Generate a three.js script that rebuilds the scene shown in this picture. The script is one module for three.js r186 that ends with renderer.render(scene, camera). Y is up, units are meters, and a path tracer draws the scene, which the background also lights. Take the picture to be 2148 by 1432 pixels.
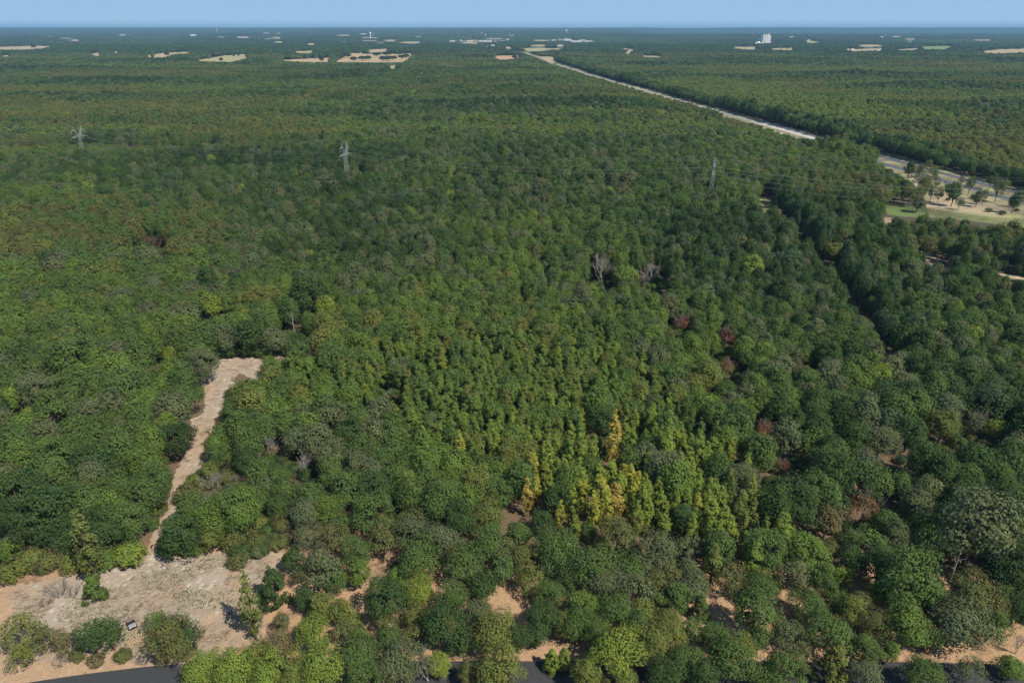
import * as THREE from 'three';
import { mergeGeometries } from 'three/addons/utils/BufferGeometryUtils.js';

// ---------------------------------------------------------------- camera, sky, sun, air
const scene = new THREE.Scene();
const CAM_H = 115, PITCH = Math.atan(658 / 1432);
const camera = new THREE.PerspectiveCamera(2 * Math.atan(0.5) * 180 / Math.PI, 2148 / 1432, 1, 80000);
camera.position.set(0, CAM_H, 0);
camera.rotation.set(-PITCH, 0, 0);

const renderer = new THREE.WebGLRenderer({ antialias: true });
renderer.toneMapping = THREE.LinearToneMapping;
renderer.toneMappingExposure = 1.12;
renderer.shadowMap.enabled = true;

{ // clear late-summer sky, paler towards the horizon
  const W = 32, H = 256, d = new Float32Array(W * H * 4);
  const stops = [[0, .42, .6, .77], [.5, .37, .56, .75], [1.1, .315, .5, .73], [2.6, .3, .49, .725], [8, .22, .39, .62], [25, .15, .25, .4], [90, .085, .15, .28]];
  for (let r = 0; r < H; r++) {
    const el = Math.max(0, ((r + .5) / H - .5) * 180);
    let k = 0; while (k < stops.length - 2 && el > stops[k + 1][0]) k++;
    const a = stops[k], b = stops[k + 1], t = Math.min(1, Math.max(0, (el - a[0]) / (b[0] - a[0])));
    for (let c = 0; c < W; c++) { const o = (r * W + c) * 4; for (let i = 0; i < 3; i++) d[o + i] = a[i + 1] + (b[i + 1] - a[i + 1]) * t; d[o + 3] = 1; }
  }
  const tex = new THREE.DataTexture(d, W, H, THREE.RGBAFormat, THREE.FloatType);
  tex.mapping = THREE.EquirectangularReflectionMapping; tex.magFilter = tex.minFilter = THREE.LinearFilter; tex.needsUpdate = true;
  scene.background = tex; scene.environment = tex;
}
const sun = new THREE.DirectionalLight(new THREE.Color().setRGB(1, .93, .8), 5);
const SUN_DIR = new THREE.Vector3(.47, .78, .42).normalize();   // from behind the viewer's right shoulder
sun.position.copy(SUN_DIR).multiplyScalar(900).add(new THREE.Vector3(0, 0, -300)); sun.target.position.set(0, 0, -300);
sun.castShadow = true; sun.shadow.mapSize.set(4096, 4096); sun.shadow.radius = 1;
Object.assign(sun.shadow.camera, { left: -700, right: 700, top: 700, bottom: -700, near: 10, far: 2500 });
scene.add(sun, sun.target);
scene.fog = new THREE.FogExp2(new THREE.Color().setRGB(.34, .65, 1), 0.00005);

// ---------------------------------------------------------------- numbers and geometry helpers
const rng = (s) => () => { s = (s + 0x6d2b79f5) | 0; let t = Math.imul(s ^ (s >>> 15), 1 | s); t = (t + Math.imul(t ^ (t >>> 7), 61 | t)) ^ t; return ((t ^ (t >>> 14)) >>> 0) / 4294967296; };
const hash2 = (i, j) => { let h = Math.imul(i, 374761393) + Math.imul(j, 668265263); h = Math.imul(h ^ (h >>> 13), 1274126177); return ((h ^ (h >>> 16)) >>> 0) / 4294967296; };
const vnoise = (x, y) => { const i = Math.floor(x), j = Math.floor(y); let a = x - i, b = y - j; a = a * a * (3 - 2 * a); b = b * b * (3 - 2 * b); const p = hash2(i, j), q = hash2(i + 1, j), r = hash2(i, j + 1), s = hash2(i + 1, j + 1); return p + (q - p) * a + (r - p) * b + (p - q - r + s) * a * b; };
const fbm = (x, y, n = 4) => { let s = 0, a = .5, t = 0; for (let k = 0; k < n; k++) { s += a * vnoise(x, y); t += a; a *= .5; const q = (x * .8 - y * .6) * 2.03 + 17.1; y = (x * .6 + y * .8) * 2.03 + 9.7; x = q; } return s / t; };
const clamp = (x, a = 0, b = 1) => Math.min(b, Math.max(a, x)), lerp = (a, b, t) => a + (b - a) * t, sstep = (a, b, x) => { const t = clamp((x - a) / (b - a)); return t * t * (3 - 2 * t); };

// lie of the land: level near by, rising gently far away, a blue ridge beyond on the right. f = metres ahead, x = metres to the right
function hgt(x, f) {
  if (f < 3600) return 0;
  const a = Math.atan2(x, f), right = sstep(.13, .2, a);
  let h = sstep(3600, 9000, f) * (f - 3600) * .0053 + (fbm(x / 2600 + 5, f / 2200, 3) - .5) * 26 * sstep(4200, 9000, f);
  const drop = sstep(9500, 11500, f) * right;
  h = h * (1 - drop * .9);
  h += right * sstep(16000, 21000, f) * (92 + 34 * (fbm(a * 14, 3, 3) - .5));
  return Math.min(h, 150);
}
const SP = Math.sin(PITCH), CP = Math.cos(PITCH);
function ray(u, v) { const x = u - 1074, y = v - 716; return [x, SP * 1432 + CP * y, CP * 1432 - SP * y]; }     // right, down, ahead
function at(u, v, z = 0) { const [x, d, f] = ray(u, v); let t = (CAM_H - z) / d; for (let k = 0; k < 30; k++) t += .6 * ((CAM_H - z - hgt(x * t, f * t)) / d - t); return [x * t, f * t]; }
function project(x, y, f) { const dy = CAM_H - y, dep = CP * f + SP * dy, dn = CP * dy - SP * f; return [1074 + 1432 * x / dep, 716 + 1432 * dn / dep, dep]; }
function inPoly(p, u, v) { let c = false; for (let i = 0, j = p.length - 1; i < p.length; j = i++) { const [a, b] = p[i], [d, e] = p[j]; if ((b > v) !== (e > v) && u < (d - a) * (v - b) / (e - b) + a) c = !c; } return c; }

const used = {};
function numbered(n) { const k = used[n] = (used[n] ?? -1) + 1; return k ? n + '_' + String(k).padStart(3, '0') : n; }
function shadows(o) { o.castShadow = o.receiveShadow = true; return o; }
function mesh(name, g, m, parent) { const o = shadows(new THREE.Mesh(g, m)); o.name = name; parent.add(o); return o; }
function tag(o, label, category, group, kind) { o.userData.label = label; if (category) o.userData.category = category; if (group) o.userData.group = group; if (kind) o.userData.kind = kind; return o; }
function structure(name, g, m, label) { const o = mesh(numbered(name), g, m, scene); o.userData.kind = 'structure'; if (label) o.userData.label = label; return o; }
function thing(name, label, category, x, y, f, turn = 0, group) { const o = new THREE.Group(); o.name = numbered(name); o.position.set(x, y, -f); o.rotation.y = turn; scene.add(o); return tag(o, label, category, group); }
const std = (r, g, b, rough = .85, extra = {}) => new THREE.MeshStandardMaterial({ color: new THREE.Color().setRGB(r, g, b), roughness: rough, ...extra });

class Build {           // collects faces, one colour per vertex
  constructor() { this.p = []; this.n = []; this.c = []; this.i = []; }
  quad(a, b, c, d, col) { // four corners in a plane
    const k = this.p.length / 3; const ux = b[0] - a[0], uy = b[1] - a[1], uz = b[2] - a[2], vx = d[0] - a[0], vy = d[1] - a[1], vz = d[2] - a[2];
    let nx = uy * vz - uz * vy, ny = uz * vx - ux * vz, nz = ux * vy - uy * vx; const l = Math.hypot(nx, ny, nz) || 1; nx /= l; ny /= l; nz /= l;
    for (const q of [a, b, c, d]) { this.p.push(q[0], q[1], q[2]); this.n.push(nx, ny, nz); this.c.push(col[0], col[1], col[2]); }
    this.i.push(k, k + 1, k + 2, k, k + 2, k + 3);
  }
  leaf(x, y, z, nx, ny, nz, s, asp, rot, col) { // a spray of leaves: one kite-shaped face
    let l = Math.hypot(nx, ny, nz) || 1; nx /= l; ny /= l; nz /= l;
    let tx = ny, ty = -nx, tz = 0; if (Math.abs(nz) > .9) { tx = 0; ty = nz; tz = -ny; } l = Math.hypot(tx, ty, tz) || 1; tx /= l; ty /= l; tz /= l;
    const bx = ny * tz - nz * ty, by = nz * tx - nx * tz, bz = nx * ty - ny * tx, c = Math.cos(rot), q = Math.sin(rot);
    const ax = (tx * c + bx * q) * s, ay = (ty * c + by * q) * s, az = (tz * c + bz * q) * s, ex = (bx * c - tx * q) * s * asp, ey = (by * c - ty * q) * s * asp, ez = (bz * c - tz * q) * s * asp;
    const k = this.p.length / 3;
    this.p.push(x - ax, y - ay, z - az, x + ex - .25 * ax, y + ey - .25 * ay, z + ez - .25 * az, x + ax, y + ay, z + az, x - ex + .2 * ax, y - ey + .2 * ay, z - ez + .2 * az);
    for (let j = 0; j < 4; j++) { this.n.push(nx, ny, nz); this.c.push(col[0], col[1], col[2]); }
    this.i.push(k, k + 2, k + 1, k, k + 3, k + 2);
  }
  tube(a, b, ra, rb, sides, col) {
    const d = [b[0] - a[0], b[1] - a[1], b[2] - a[2]]; let l = Math.hypot(...d) || 1; d[0] /= l; d[1] /= l; d[2] /= l;
    let t = Math.abs(d[1]) < .9 ? [d[2], 0, -d[0]] : [0, -d[2], d[1]]; l = Math.hypot(...t); t = t.map((x) => x / l);
    const w = [d[1] * t[2] - d[2] * t[1], d[2] * t[0] - d[0] * t[2], d[0] * t[1] - d[1] * t[0]], k = this.p.length / 3;
    for (let j = 0; j < sides; j++) {
      const an = j / sides * 2 * Math.PI, n = [0, 1, 2].map((i) => t[i] * Math.cos(an) + w[i] * Math.sin(an));
      this.p.push(a[0] + n[0] * ra, a[1] + n[1] * ra, a[2] + n[2] * ra, b[0] + n[0] * rb, b[1] + n[1] * rb, b[2] + n[2] * rb);
      this.n.push(...n, ...n); this.c.push(...col, ...col);
      const m = (j + 1) % sides; this.i.push(k + 2 * j, k + 2 * m, k + 2 * m + 1, k + 2 * j, k + 2 * m + 1, k + 2 * j + 1);
    }
  }
  box(x0, x1, y0, y1, z0, z1, col) {
    const v = (i) => [i & 1 ? x1 : x0, i & 2 ? y1 : y0, i & 4 ? z1 : z0];
    for (const f of [[0, 2, 3, 1], [4, 5, 7, 6], [0, 1, 5, 4], [2, 6, 7, 3], [0, 4, 6, 2], [1, 3, 7, 5]]) this.quad(...f.map(v), col);
  }
  get n_tri() { return this.i.length / 3; }
  done() { const g = new THREE.BufferGeometry(); g.setAttribute('position', new THREE.Float32BufferAttribute(this.p, 3)); g.setAttribute('normal', new THREE.Float32BufferAttribute(this.n, 3)); g.setAttribute('color', new THREE.Float32BufferAttribute(this.c, 3)); g.setIndex(this.i); return g; }
}
const WHITE = [1, 1, 1];

// ---------------------------------------------------------------- ground
const CLEARING = [[-60, 1240], [60, 1222], [150, 1203], [235, 1196], [292, 1172], [316, 1126], [340, 1126], [346, 1158], [380, 1172], [440, 1152], [520, 1150], [600, 1158], [585, 1190], [552, 1220], [546, 1290], [560, 1340], [500, 1362], [400, 1392], [180, 1412], [40, 1436], [-60, 1450]];
const TRACK = [[312, 1132], [336, 1090], [352, 1058], [360, 1012], [372, 980], [396, 935], [402, 905], [400, 882], [428, 862], [430, 842], [420, 800], [440, 772], [462, 750], [480, 744], [600, 741], [598, 747], [560, 752], [545, 775], [534, 798], [516, 790], [504, 776], [482, 790], [472, 835], [452, 858], [436, 880], [436, 920], [428, 952], [402, 985], [382, 1020], [372, 1058], [345, 1100], [341, 1132]];
function soilColor(x, f) {
  const [u, v] = project(x, 0, f), n1 = fbm(x / 5, f / 5, 4), n2 = fbm(x / 1.1 + 40, f / 1.1, 3), n3 = fbm(x / 16 + 9, f / 16 + 4, 3), jit = (fbm(x / 2 + 70, f / 2, 2) - .5) * 22;
  const sand = [.415, .265, .152], pale = [.365, .295, .23], litter = [.15, .098, .058], grassDry = [.36, .28, .18];
  const clear = inPoly(CLEARING, u + jit, v + jit * .6), track = [0, -13].some((d) => inPoly(TRACK, u + d + jit * .3, v + jit * .3));
  let c = sand.map((s, i) => lerp(s, litter[i], sstep(.46, .68, n1 * .6 + n2 * .4) * .75));
  if (!clear && !track) { const t = sstep(122, 136, f + (n3 - .5) * 22 + sstep(40, 75, x) * 5); c = c.map((s, i) => lerp(s, litter[i], t)); }
  if (clear || track) {
    let w = sstep(.36, .52, n3) * .75 + sstep(.45, .65, n1) * .35;
    if (clear) { w *= sstep(1150, 1180, v) * (1 - sstep(1325, 1350, v + jit)) * sstep(40, 190, u + v * .1 - 60 + jit * 3) * (1 - sstep(500, 560, u) * .6); w = clamp(.22 + w * 1.4); } else w = clamp(.4 + w * .6);
    c = sand.map((s, i) => lerp(s * (.9 + .2 * n2), pale[i], clamp(w)));
    if (n2 > .6) c = c.map((s, i) => lerp(s, [.48, .42, .345][i], sstep(.6, .74, n2) * w));
    if (n1 > .55) c = c.map((s, i) => lerp(s, [.27, .2, .13][i], sstep(.55, .75, n1) * .5));
  }
  const g = .88 + .24 * vnoise(x * 4.1, f * 4.1);
  return c.map((s) => s * g);
}
function soilTexture(x0, x1, f0, f1, W, H) {
  const d = new Uint8Array(W * H * 4);
  for (let r = 0; r < H; r++) for (let c = 0; c < W; c++) {
    const col = soilColor(lerp(x0, x1, (c + .5) / W), lerp(f0, f1, (r + .5) / H)), o = (r * W + c) * 4;
    for (let i = 0; i < 3; i++) d[o + i] = 255 * Math.pow(clamp(col[i]), 1 / 2.2);
    d[o + 3] = 255;
  }
  const t = new THREE.DataTexture(d, W, H); t.colorSpace = THREE.SRGBColorSpace; t.magFilter = t.minFilter = THREE.LinearFilter; t.needsUpdate = true; return t;
}
function noiseTexture(N, fn) { const d = new Uint8Array(N * N * 4); for (let r = 0; r < N; r++) for (let c = 0; c < N; c++) { const q = fn(c / N, r / N), o = (r * N + c) * 4; d[o] = q[0]; d[o + 1] = q[1]; d[o + 2] = q[2]; d[o + 3] = 255; } const t = new THREE.DataTexture(d, N, N); t.wrapS = t.wrapT = THREE.RepeatWrapping; t.magFilter = t.minFilter = THREE.LinearFilter; t.needsUpdate = true; return t; }
const tileNoise = (u, v, k, s) => { const x = u * k, y = v * k, i = Math.floor(x), j = Math.floor(y); let a = x - i, b = y - j; a = a * a * (3 - 2 * a); b = b * b * (3 - 2 * b); const h = (p, q) => hash2(((p % k) + k) % k + s * 131, ((q % k) + k) % k + s * 57); const p = h(i, j), q = h(i + 1, j), r = h(i, j + 1), t = h(i + 1, j + 1); return p + (q - p) * a + (r - p) * b + (p - q - r + t) * a * b; };
const grainBump = noiseTexture(256, (u, v) => { const q = 255 * (.5 * tileNoise(u, v, 16, 1) + .3 * tileNoise(u, v, 48, 2) + .2 * tileNoise(u, v, 128, 3)); return [q, q, q]; });
const grainMap = noiseTexture(512, (u, v) => { const q = 150 + 105 * (.4 * tileNoise(u, v, 8, 4) + .35 * tileNoise(u, v, 32, 5) + .25 * tileNoise(u, v, 128, 6)); return [q, q, q]; });
const grain = (rep) => { const t = grainMap.clone(); t.repeat.set(rep, rep); t.needsUpdate = true; return t; };

{ // the land out to the horizon
  const fs = []; for (let f = -400; f < 300; f += 50) fs.push(f); for (let f = 300; f < 27000; f *= 1.045) fs.push(f);
  const NC = 120, p = [], uv = [], col = [], idx = [];
  fs.forEach((f) => { for (let c = 0; c <= NC; c++) { const x = (c / NC * 2 - 1) * (500 + Math.max(0, f) * 1.15); p.push(x, hgt(x, f), -f); uv.push(x / 14, f / 14); const n = .8 + .4 * fbm(x / 300, f / 300, 3), far = sstep(500, 2500, f); col.push(lerp(.085, .05, far) * n, lerp(.065, .065, far) * n, lerp(.04, .032, far) * n); } });
  for (let r = 0; r < fs.length - 1; r++) for (let c = 0; c < NC; c++) { const a = r * (NC + 1) + c, b = a + NC + 1; idx.push(a, a + 1, b + 1, a, b + 1, b); }
  const g = new THREE.BufferGeometry(); g.setAttribute('position', new THREE.Float32BufferAttribute(p, 3)); g.setAttribute('uv', new THREE.Float32BufferAttribute(uv, 2)); g.setAttribute('color', new THREE.Float32BufferAttribute(col, 3)); g.setIndex(idx); g.computeVertexNormals();
  structure('ground', g, new THREE.MeshStandardMaterial({ vertexColors: true, map: grain(1), roughness: .95 }), 'dark leaf-strewn forest floor reaching to the horizon');
}
function sheet(x0, x1, f0, f1, y, rep) { const g = new THREE.PlaneGeometry(x1 - x0, f1 - f0, 60, 40); g.rotateX(-Math.PI / 2); g.translate((x0 + x1) / 2, y, -(f0 + f1) / 2); const uv1 = g.attributes.uv.clone(); for (let i = 0; i < uv1.count; i++) uv1.setXY(i, uv1.getX(i) * (x1 - x0) / 6, uv1.getY(i) * (f1 - f0) / 6); g.setAttribute('uv1', uv1); return g; }
{
  const bump = grainBump.clone(); bump.channel = 1; bump.needsUpdate = true;
  const m = (t) => new THREE.MeshStandardMaterial({ map: t, bumpMap: bump, bumpScale: .16, roughness: .95 });
  structure('sandy_ground', sheet(-130, 130, 60, 172, .02, 1), m(soilTexture(-130, 130, 60, 172, 2048, 1024)), 'orange sandy ground and bleached clearing along the paved road');
  structure('dirt_track', sheet(-130, -66, 172, 262, .02, 1), m(soilTexture(-130, -66, 172, 262, 640, 900)), 'bare dirt track cut through the woods behind the clearing');
}
function ribbon(pts, w0, w1, y, uvm = 8) { // strip between offsets w0..w1 to the side of a path of [x, f]
  const c = new THREE.CatmullRomCurve3(pts.map(([x, f]) => new THREE.Vector3(x, 0, -f))), N = 160, p = [], uv = [], idx = []; let L = 0, prev;
  for (let i = 0; i <= N; i++) {
    const q = c.getPointAt(i / N), t = c.getTangentAt(i / N), s = new THREE.Vector3(-t.z, 0, t.x); if (prev) L += q.distanceTo(prev); prev = q;
    for (const w of [w0, w1]) { const x = q.x + s.x * w, z = q.z + s.z * w; p.push(x, hgt(x, -z) + y, z); uv.push(w / uvm, L / uvm); }
    if (i < N) idx.push(2 * i, 2 * i + 1, 2 * i + 3, 2 * i, 2 * i + 3, 2 * i + 2);
  }
  const g = new THREE.BufferGeometry(); g.setAttribute('position', new THREE.Float32BufferAttribute(p, 3)); g.setAttribute('uv', new THREE.Float32BufferAttribute(uv, 2)); g.setIndex(idx); g.computeVertexNormals();
  if (g.attributes.normal.getY(0) < 0) { for (let i = 0; i < idx.length; i += 3) [idx[i], idx[i + 1]] = [idx[i + 1], idx[i]]; g.setIndex(idx); g.computeVertexNormals(); }
  return g;
}
const ROAD = [[-150, 76], [-120, 83.5], [-94, 89], [-80, 91.6], [-64, 93.6], [-30, 94], [20, 94], [80, 93.8], [102, 93], [150, 90]];
const asphalt = std(.05, .05, .056, .85, { map: grain(1), bumpMap: grainBump, bumpScale: .01 });
structure('road', ribbon(ROAD, -3.2, 3.2, .06, 4), asphalt, 'dark asphalt country road along the bottom edge');
const HWY = [[432, 240], [416, 300], [394, 420], [373, 538], [336, 799], [289, 1193], [207, 1896], [142, 2600], [86, 3400], [40, 3800], [-10, 4100]];
const patch = (() => { const t = noiseTexture(512, (u, v) => { const n = .5 * tileNoise(u, v, 5, 11) + .3 * tileNoise(u, v, 14, 12) + .2 * tileNoise(u, v, 60, 13), q = 255 * clamp(.28 + 1.05 * n - .1 * (n < .42)); return [q, Math.min(255, q * 1.02), q * .97]; }); t.repeat.set(.2, .2); return t; })();
const dryGrass = std(.33, .29, .165, .95, { map: patch }), greenGrass = std(.12, .165, .05, .95, { map: patch }), bareSoil = std(.38, .3, .2, .95, { map: patch }), paleSand = std(.5, .39, .28, .95, { map: patch });
structure('highway_verge', ribbon(HWY, -30, 34, .04, 12), dryGrass, 'dry tan grass verge and median of the highway');
const hwyAsphalt = std(.1, .105, .12, .85, { map: grain(1) });
const HWY_FAR = HWY.slice(4), palePave = std(.36, .35, .31, .85, { map: grain(1) });
structure('highway_carriageway', ribbon(HWY_FAR, -16.4, -5.6, .1, 8), palePave, 'pale nearer carriageway of the highway beyond the bridge');
structure('highway_carriageway', ribbon(HWY_FAR, 5.6, 16.4, .1, 8), palePave, 'pale farther carriageway of the highway beyond the bridge');
structure('highway_carriageway', ribbon(HWY, -16.5, -5.5, .08, 8), hwyAsphalt, 'nearer carriageway of the highway, grey asphalt');
structure('highway_carriageway', ribbon(HWY, 5.5, 16.5, .08, 8), hwyAsphalt, 'farther carriageway of the highway, grey asphalt');
{ const w = std(.75, .75, .72, .7), yl = std(.7, .5, .08, .7), near = HWY.slice(0, 6); for (const o of [-15.3, 6.7]) structure('edge_line', ribbon(near, o, o + .22, .1), o < 0 ? w : yl); for (const o of [-6.9, 15.1]) structure('edge_line', ribbon(near, o, o + .22, .1), o < 0 ? yl : w); }
function polySheet(name, pts, m, y, label, isWorld) { // a patch of ground given by its corners
  const w = isWorld ? pts : pts.map(([u, v]) => at(u, v)); const s = new THREE.Shape(w.map(([x, f]) => new THREE.Vector2(x, f))), g0 = new THREE.ShapeGeometry(s), p = g0.attributes.position, uv = g0.attributes.uv;
  for (let i = 0; i < p.count; i++) { const x = p.getX(i), f = p.getY(i); uv.setXY(i, x / 12, f / 12); p.setXYZ(i, x, hgt(x, f) + y, -f); }
  g0.computeVertexNormals(); if (g0.attributes.normal.getY(0) < 0) { const ix = g0.index.array; for (let i = 0; i < ix.length; i += 3) { const t = ix[i]; ix[i] = ix[i + 1]; ix[i + 1] = t; } g0.computeVertexNormals(); }
  return structure(name, g0, m, label);
}
// ground seen between the trees, as outlines in the view; no tree is put over them
const OPEN = [];
const openPatch = (name, pts, m, y, label) => { OPEN.push(pts); polySheet(name, pts, m, y, label); };
const grassHwy = [[1878, 352], [1905, 350], [1960, 368], [2148, 424], [2240, 450], [2260, 500], [2148, 470], [2040, 452], [1990, 447], [1945, 437], [1938, 412], [1952, 398], [1925, 392], [1890, 370]];
openPatch('roadside_grass', grassHwy, std(.3, .28, .14, .95, { map: patch }), .02, 'dry grass with scattered trees beside the highway');
polySheet('bare_soil', [[1895, 366], [1922, 376], [1962, 396], [1985, 402], [2060, 424], [2148, 440], [2160, 447], [2080, 449], [2010, 443], [1945, 437], [1938, 416], [1958, 404], [1920, 388]], bareSoil, .028, 'pinkish bare soil among the scattered trees by the highway');
openPatch('grass_strip', [[1940, 438], [2060, 453], [2148, 460], [2240, 468], [2240, 486], [2148, 478], [2060, 466], [1940, 455]], std(.19, .2, .08, .95, { map: patch }), .03, 'dry olive grass strip beside the bare soil');
openPatch('grass_strip', [[1855, 429], [1890, 428], [1945, 437], [1950, 455], [1900, 455], [1862, 450]], greenGrass, .036, 'green grass strip under the power line');
openPatch('grass_patch', [[1592, 412], [1618, 414], [1612, 440], [1600, 436]], std(.3, .3, .12, .95, { map: grain(1) }), .02, 'small grassy gap at the far end of the corridor');
openPatch('dirt_patch', [[1856, 456], [1870, 456], [1870, 486], [1857, 486]], bareSoil, .02, 'short bare soil gap beside the grass strip');
openPatch('dirt_lane', [[1912, 520], [1932, 526], [1958, 536], [1978, 556], [2012, 570], [1992, 572], [1960, 560], [1944, 546], [1930, 530]], paleSand, .02, 'pale dirt lane bending through the scrub');
openPatch('dirt_lane', [[2078, 572], [2110, 574], [2170, 586], [2170, 592], [2110, 582]], paleSand, .02, 'pale sliver of dirt lane at the scrub edge');
const corridor = [[136, 215], [150, 278], [166, 408], [186, 510]];
structure('grass_corridor', ribbon(corridor, -6, 6, .016, 8), std(.15, .15, .06, .95, { map: grain(1) }), 'straight grassy corridor cut between the trees');
const fields = [
  [[[-30, 99], [60, 96], [105, 96], [92, 102], [40, 104], [-30, 104]], 0], [[[190, 113], [206, 110], [212, 113], [210, 117], [200, 117]], 0], [[[305, 115], [316, 114], [316, 121], [305, 120]], 1], [[[322, 114], [350, 110], [396, 108], [397, 111], [360, 114], [345, 120], [322, 121]], 1],
  [[[405, 127], [445, 121], [470, 116], [516, 113], [516, 122], [482, 130], [440, 129]], 2], [[[585, 126], [640, 123], [690, 121], [690, 130], [650, 131], [615, 129]], 1], [[[702, 130], [722, 119], [738, 111], [770, 113], [868, 112], [856, 122], [850, 130], [790, 131]], 1], [[[773, 104], [812, 102], [808, 108], [776, 110]], 1],
  [[[620, 107], [655, 106], [655, 112], [622, 111]], 2], [[[812, 138], [830, 137], [829, 147], [822, 145]], 2], [[[1036, 117], [1090, 116], [1088, 122], [1060, 125], [1040, 124]], 3], [[[1098, 101], [1140, 100], [1160, 103], [1135, 107], [1106, 108]], 2], [[[1150, 101], [1178, 102], [1170, 105], [1152, 105]], 0],
  [[[1130, 118], [1162, 119], [1160, 132], [1150, 130]], 0], [[[1168, 92], [1184, 93], [1180, 98], [1168, 98]], 2], [[[1542, 98], [1585, 98], [1582, 104], [1560, 103], [1540, 102]], 2], [[[1620, 101], [1664, 99], [1662, 105], [1640, 105], [1622, 104]], 2], [[[1692, 84], [1718, 88], [1700, 91], [1694, 90]], 2], [[[1780, 103], [1856, 101], [1850, 107], [1790, 107]], 0],
  [[[1880, 104], [1930, 100], [1918, 105], [1884, 106]], 2], [[[1936, 97], [2000, 96], [1985, 103], [1940, 103]], 4], [[[2050, 109], [2100, 103], [2180, 101], [2180, 109], [2090, 112]], 0], [[[2042, 83], [2080, 83], [2076, 85], [2044, 85]], 0], [[[1310, 101], [1330, 104], [1318, 113], [1312, 112], [1320, 104], [1308, 103]], 0], [[[1345, 116], [1395, 118], [1380, 120], [1348, 119]], 0],
  [[[0, 116], [20, 115], [14, 119], [0, 120]], 2],
];
const broad = (() => { const t = grainMap.clone(); t.repeat.set(.07, .16); t.needsUpdate = true; return t; })();
{ const R = rng(71); for (let k = 0; k < 26; k++) { const v = 74 + 28 * R() * (.4 + .6 * R()), u = 20 + (R() < .8 ? 1180 : 2100) * R(), w = (14 + 40 * R()) * (.5 + (v - 70) / 40), h = 1 + 2.2 * R() * (v - 62) / 30; if (Math.abs(u - 1607) < 40) continue; fields.push([[[u - w / 2, v], [u - w * .2, v - h], [u + w * .4, v - h * .8], [u + w / 2, v + h * .1], [u + w * .1, v + h * .6]], [0, 1, 2, 2][Math.floor(R() * 4)]]); } }
const fieldMats = [std(.46, .36, .2, .95, { map: broad }), std(.5, .37, .2, .95, { map: broad }), std(.4, .36, .17, .95, { map: broad }), std(.55, .33, .19, .95, { map: broad }), std(.2, .28, .08, .95, { map: broad })];
const fieldWords = ['dry tan', 'golden tan', 'pale greenish', 'orange bare-soil', 'bright green'];
for (const [pts, k] of fields) { OPEN.push(pts); polySheet('field', pts, fieldMats[k], .2, fieldWords[k] + ' field opening among the distant woods'); }
OPEN.push([[1836, 326], [1870, 332], [1980, 362], [2148, 402], [2260, 428], [2260, 460], [2148, 430], [1960, 378], [1870, 345]]);

// sunlit sand left open between the trees along the road
OPEN.push([[597, 1378], [610, 1300], [628, 1288], [642, 1310], [624, 1372]], [[714, 1212], [746, 1246], [764, 1250], [748, 1312], [735, 1312], [738, 1265]], [[838, 1296], [854, 1310], [850, 1346], [836, 1340]], [[1045, 1235], [1106, 1250], [1102, 1292], [1072, 1312], [1050, 1290]], [[1118, 1376], [1180, 1345], [1236, 1334], [1242, 1352], [1180, 1386], [1130, 1388]],
  [[1446, 1262], [1508, 1222], [1548, 1238], [1542, 1268], [1508, 1312], [1488, 1318]], [[1632, 1236], [1682, 1250], [1684, 1300], [1650, 1345], [1628, 1340]], [[1880, 1362], [1960, 1374], [2012, 1388], [1885, 1396]], [[2046, 1322], [2160, 1332], [2160, 1380], [2060, 1372]], [[782, 1162], [830, 1156], [826, 1180], [792, 1190]], [[1700, 1370], [1760, 1350], [1770, 1376], [1700, 1392]]);
for (const p of OPEN.slice(-11)) { const cx = p.reduce((t, q) => t + q[0], 0) / p.length, cy = p.reduce((t, q) => t + q[1], 0) / p.length; for (const q of p) { q[0] = cx + (q[0] - cx) * .7; q[1] = cy + (q[1] - cy) * .7; } }
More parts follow.
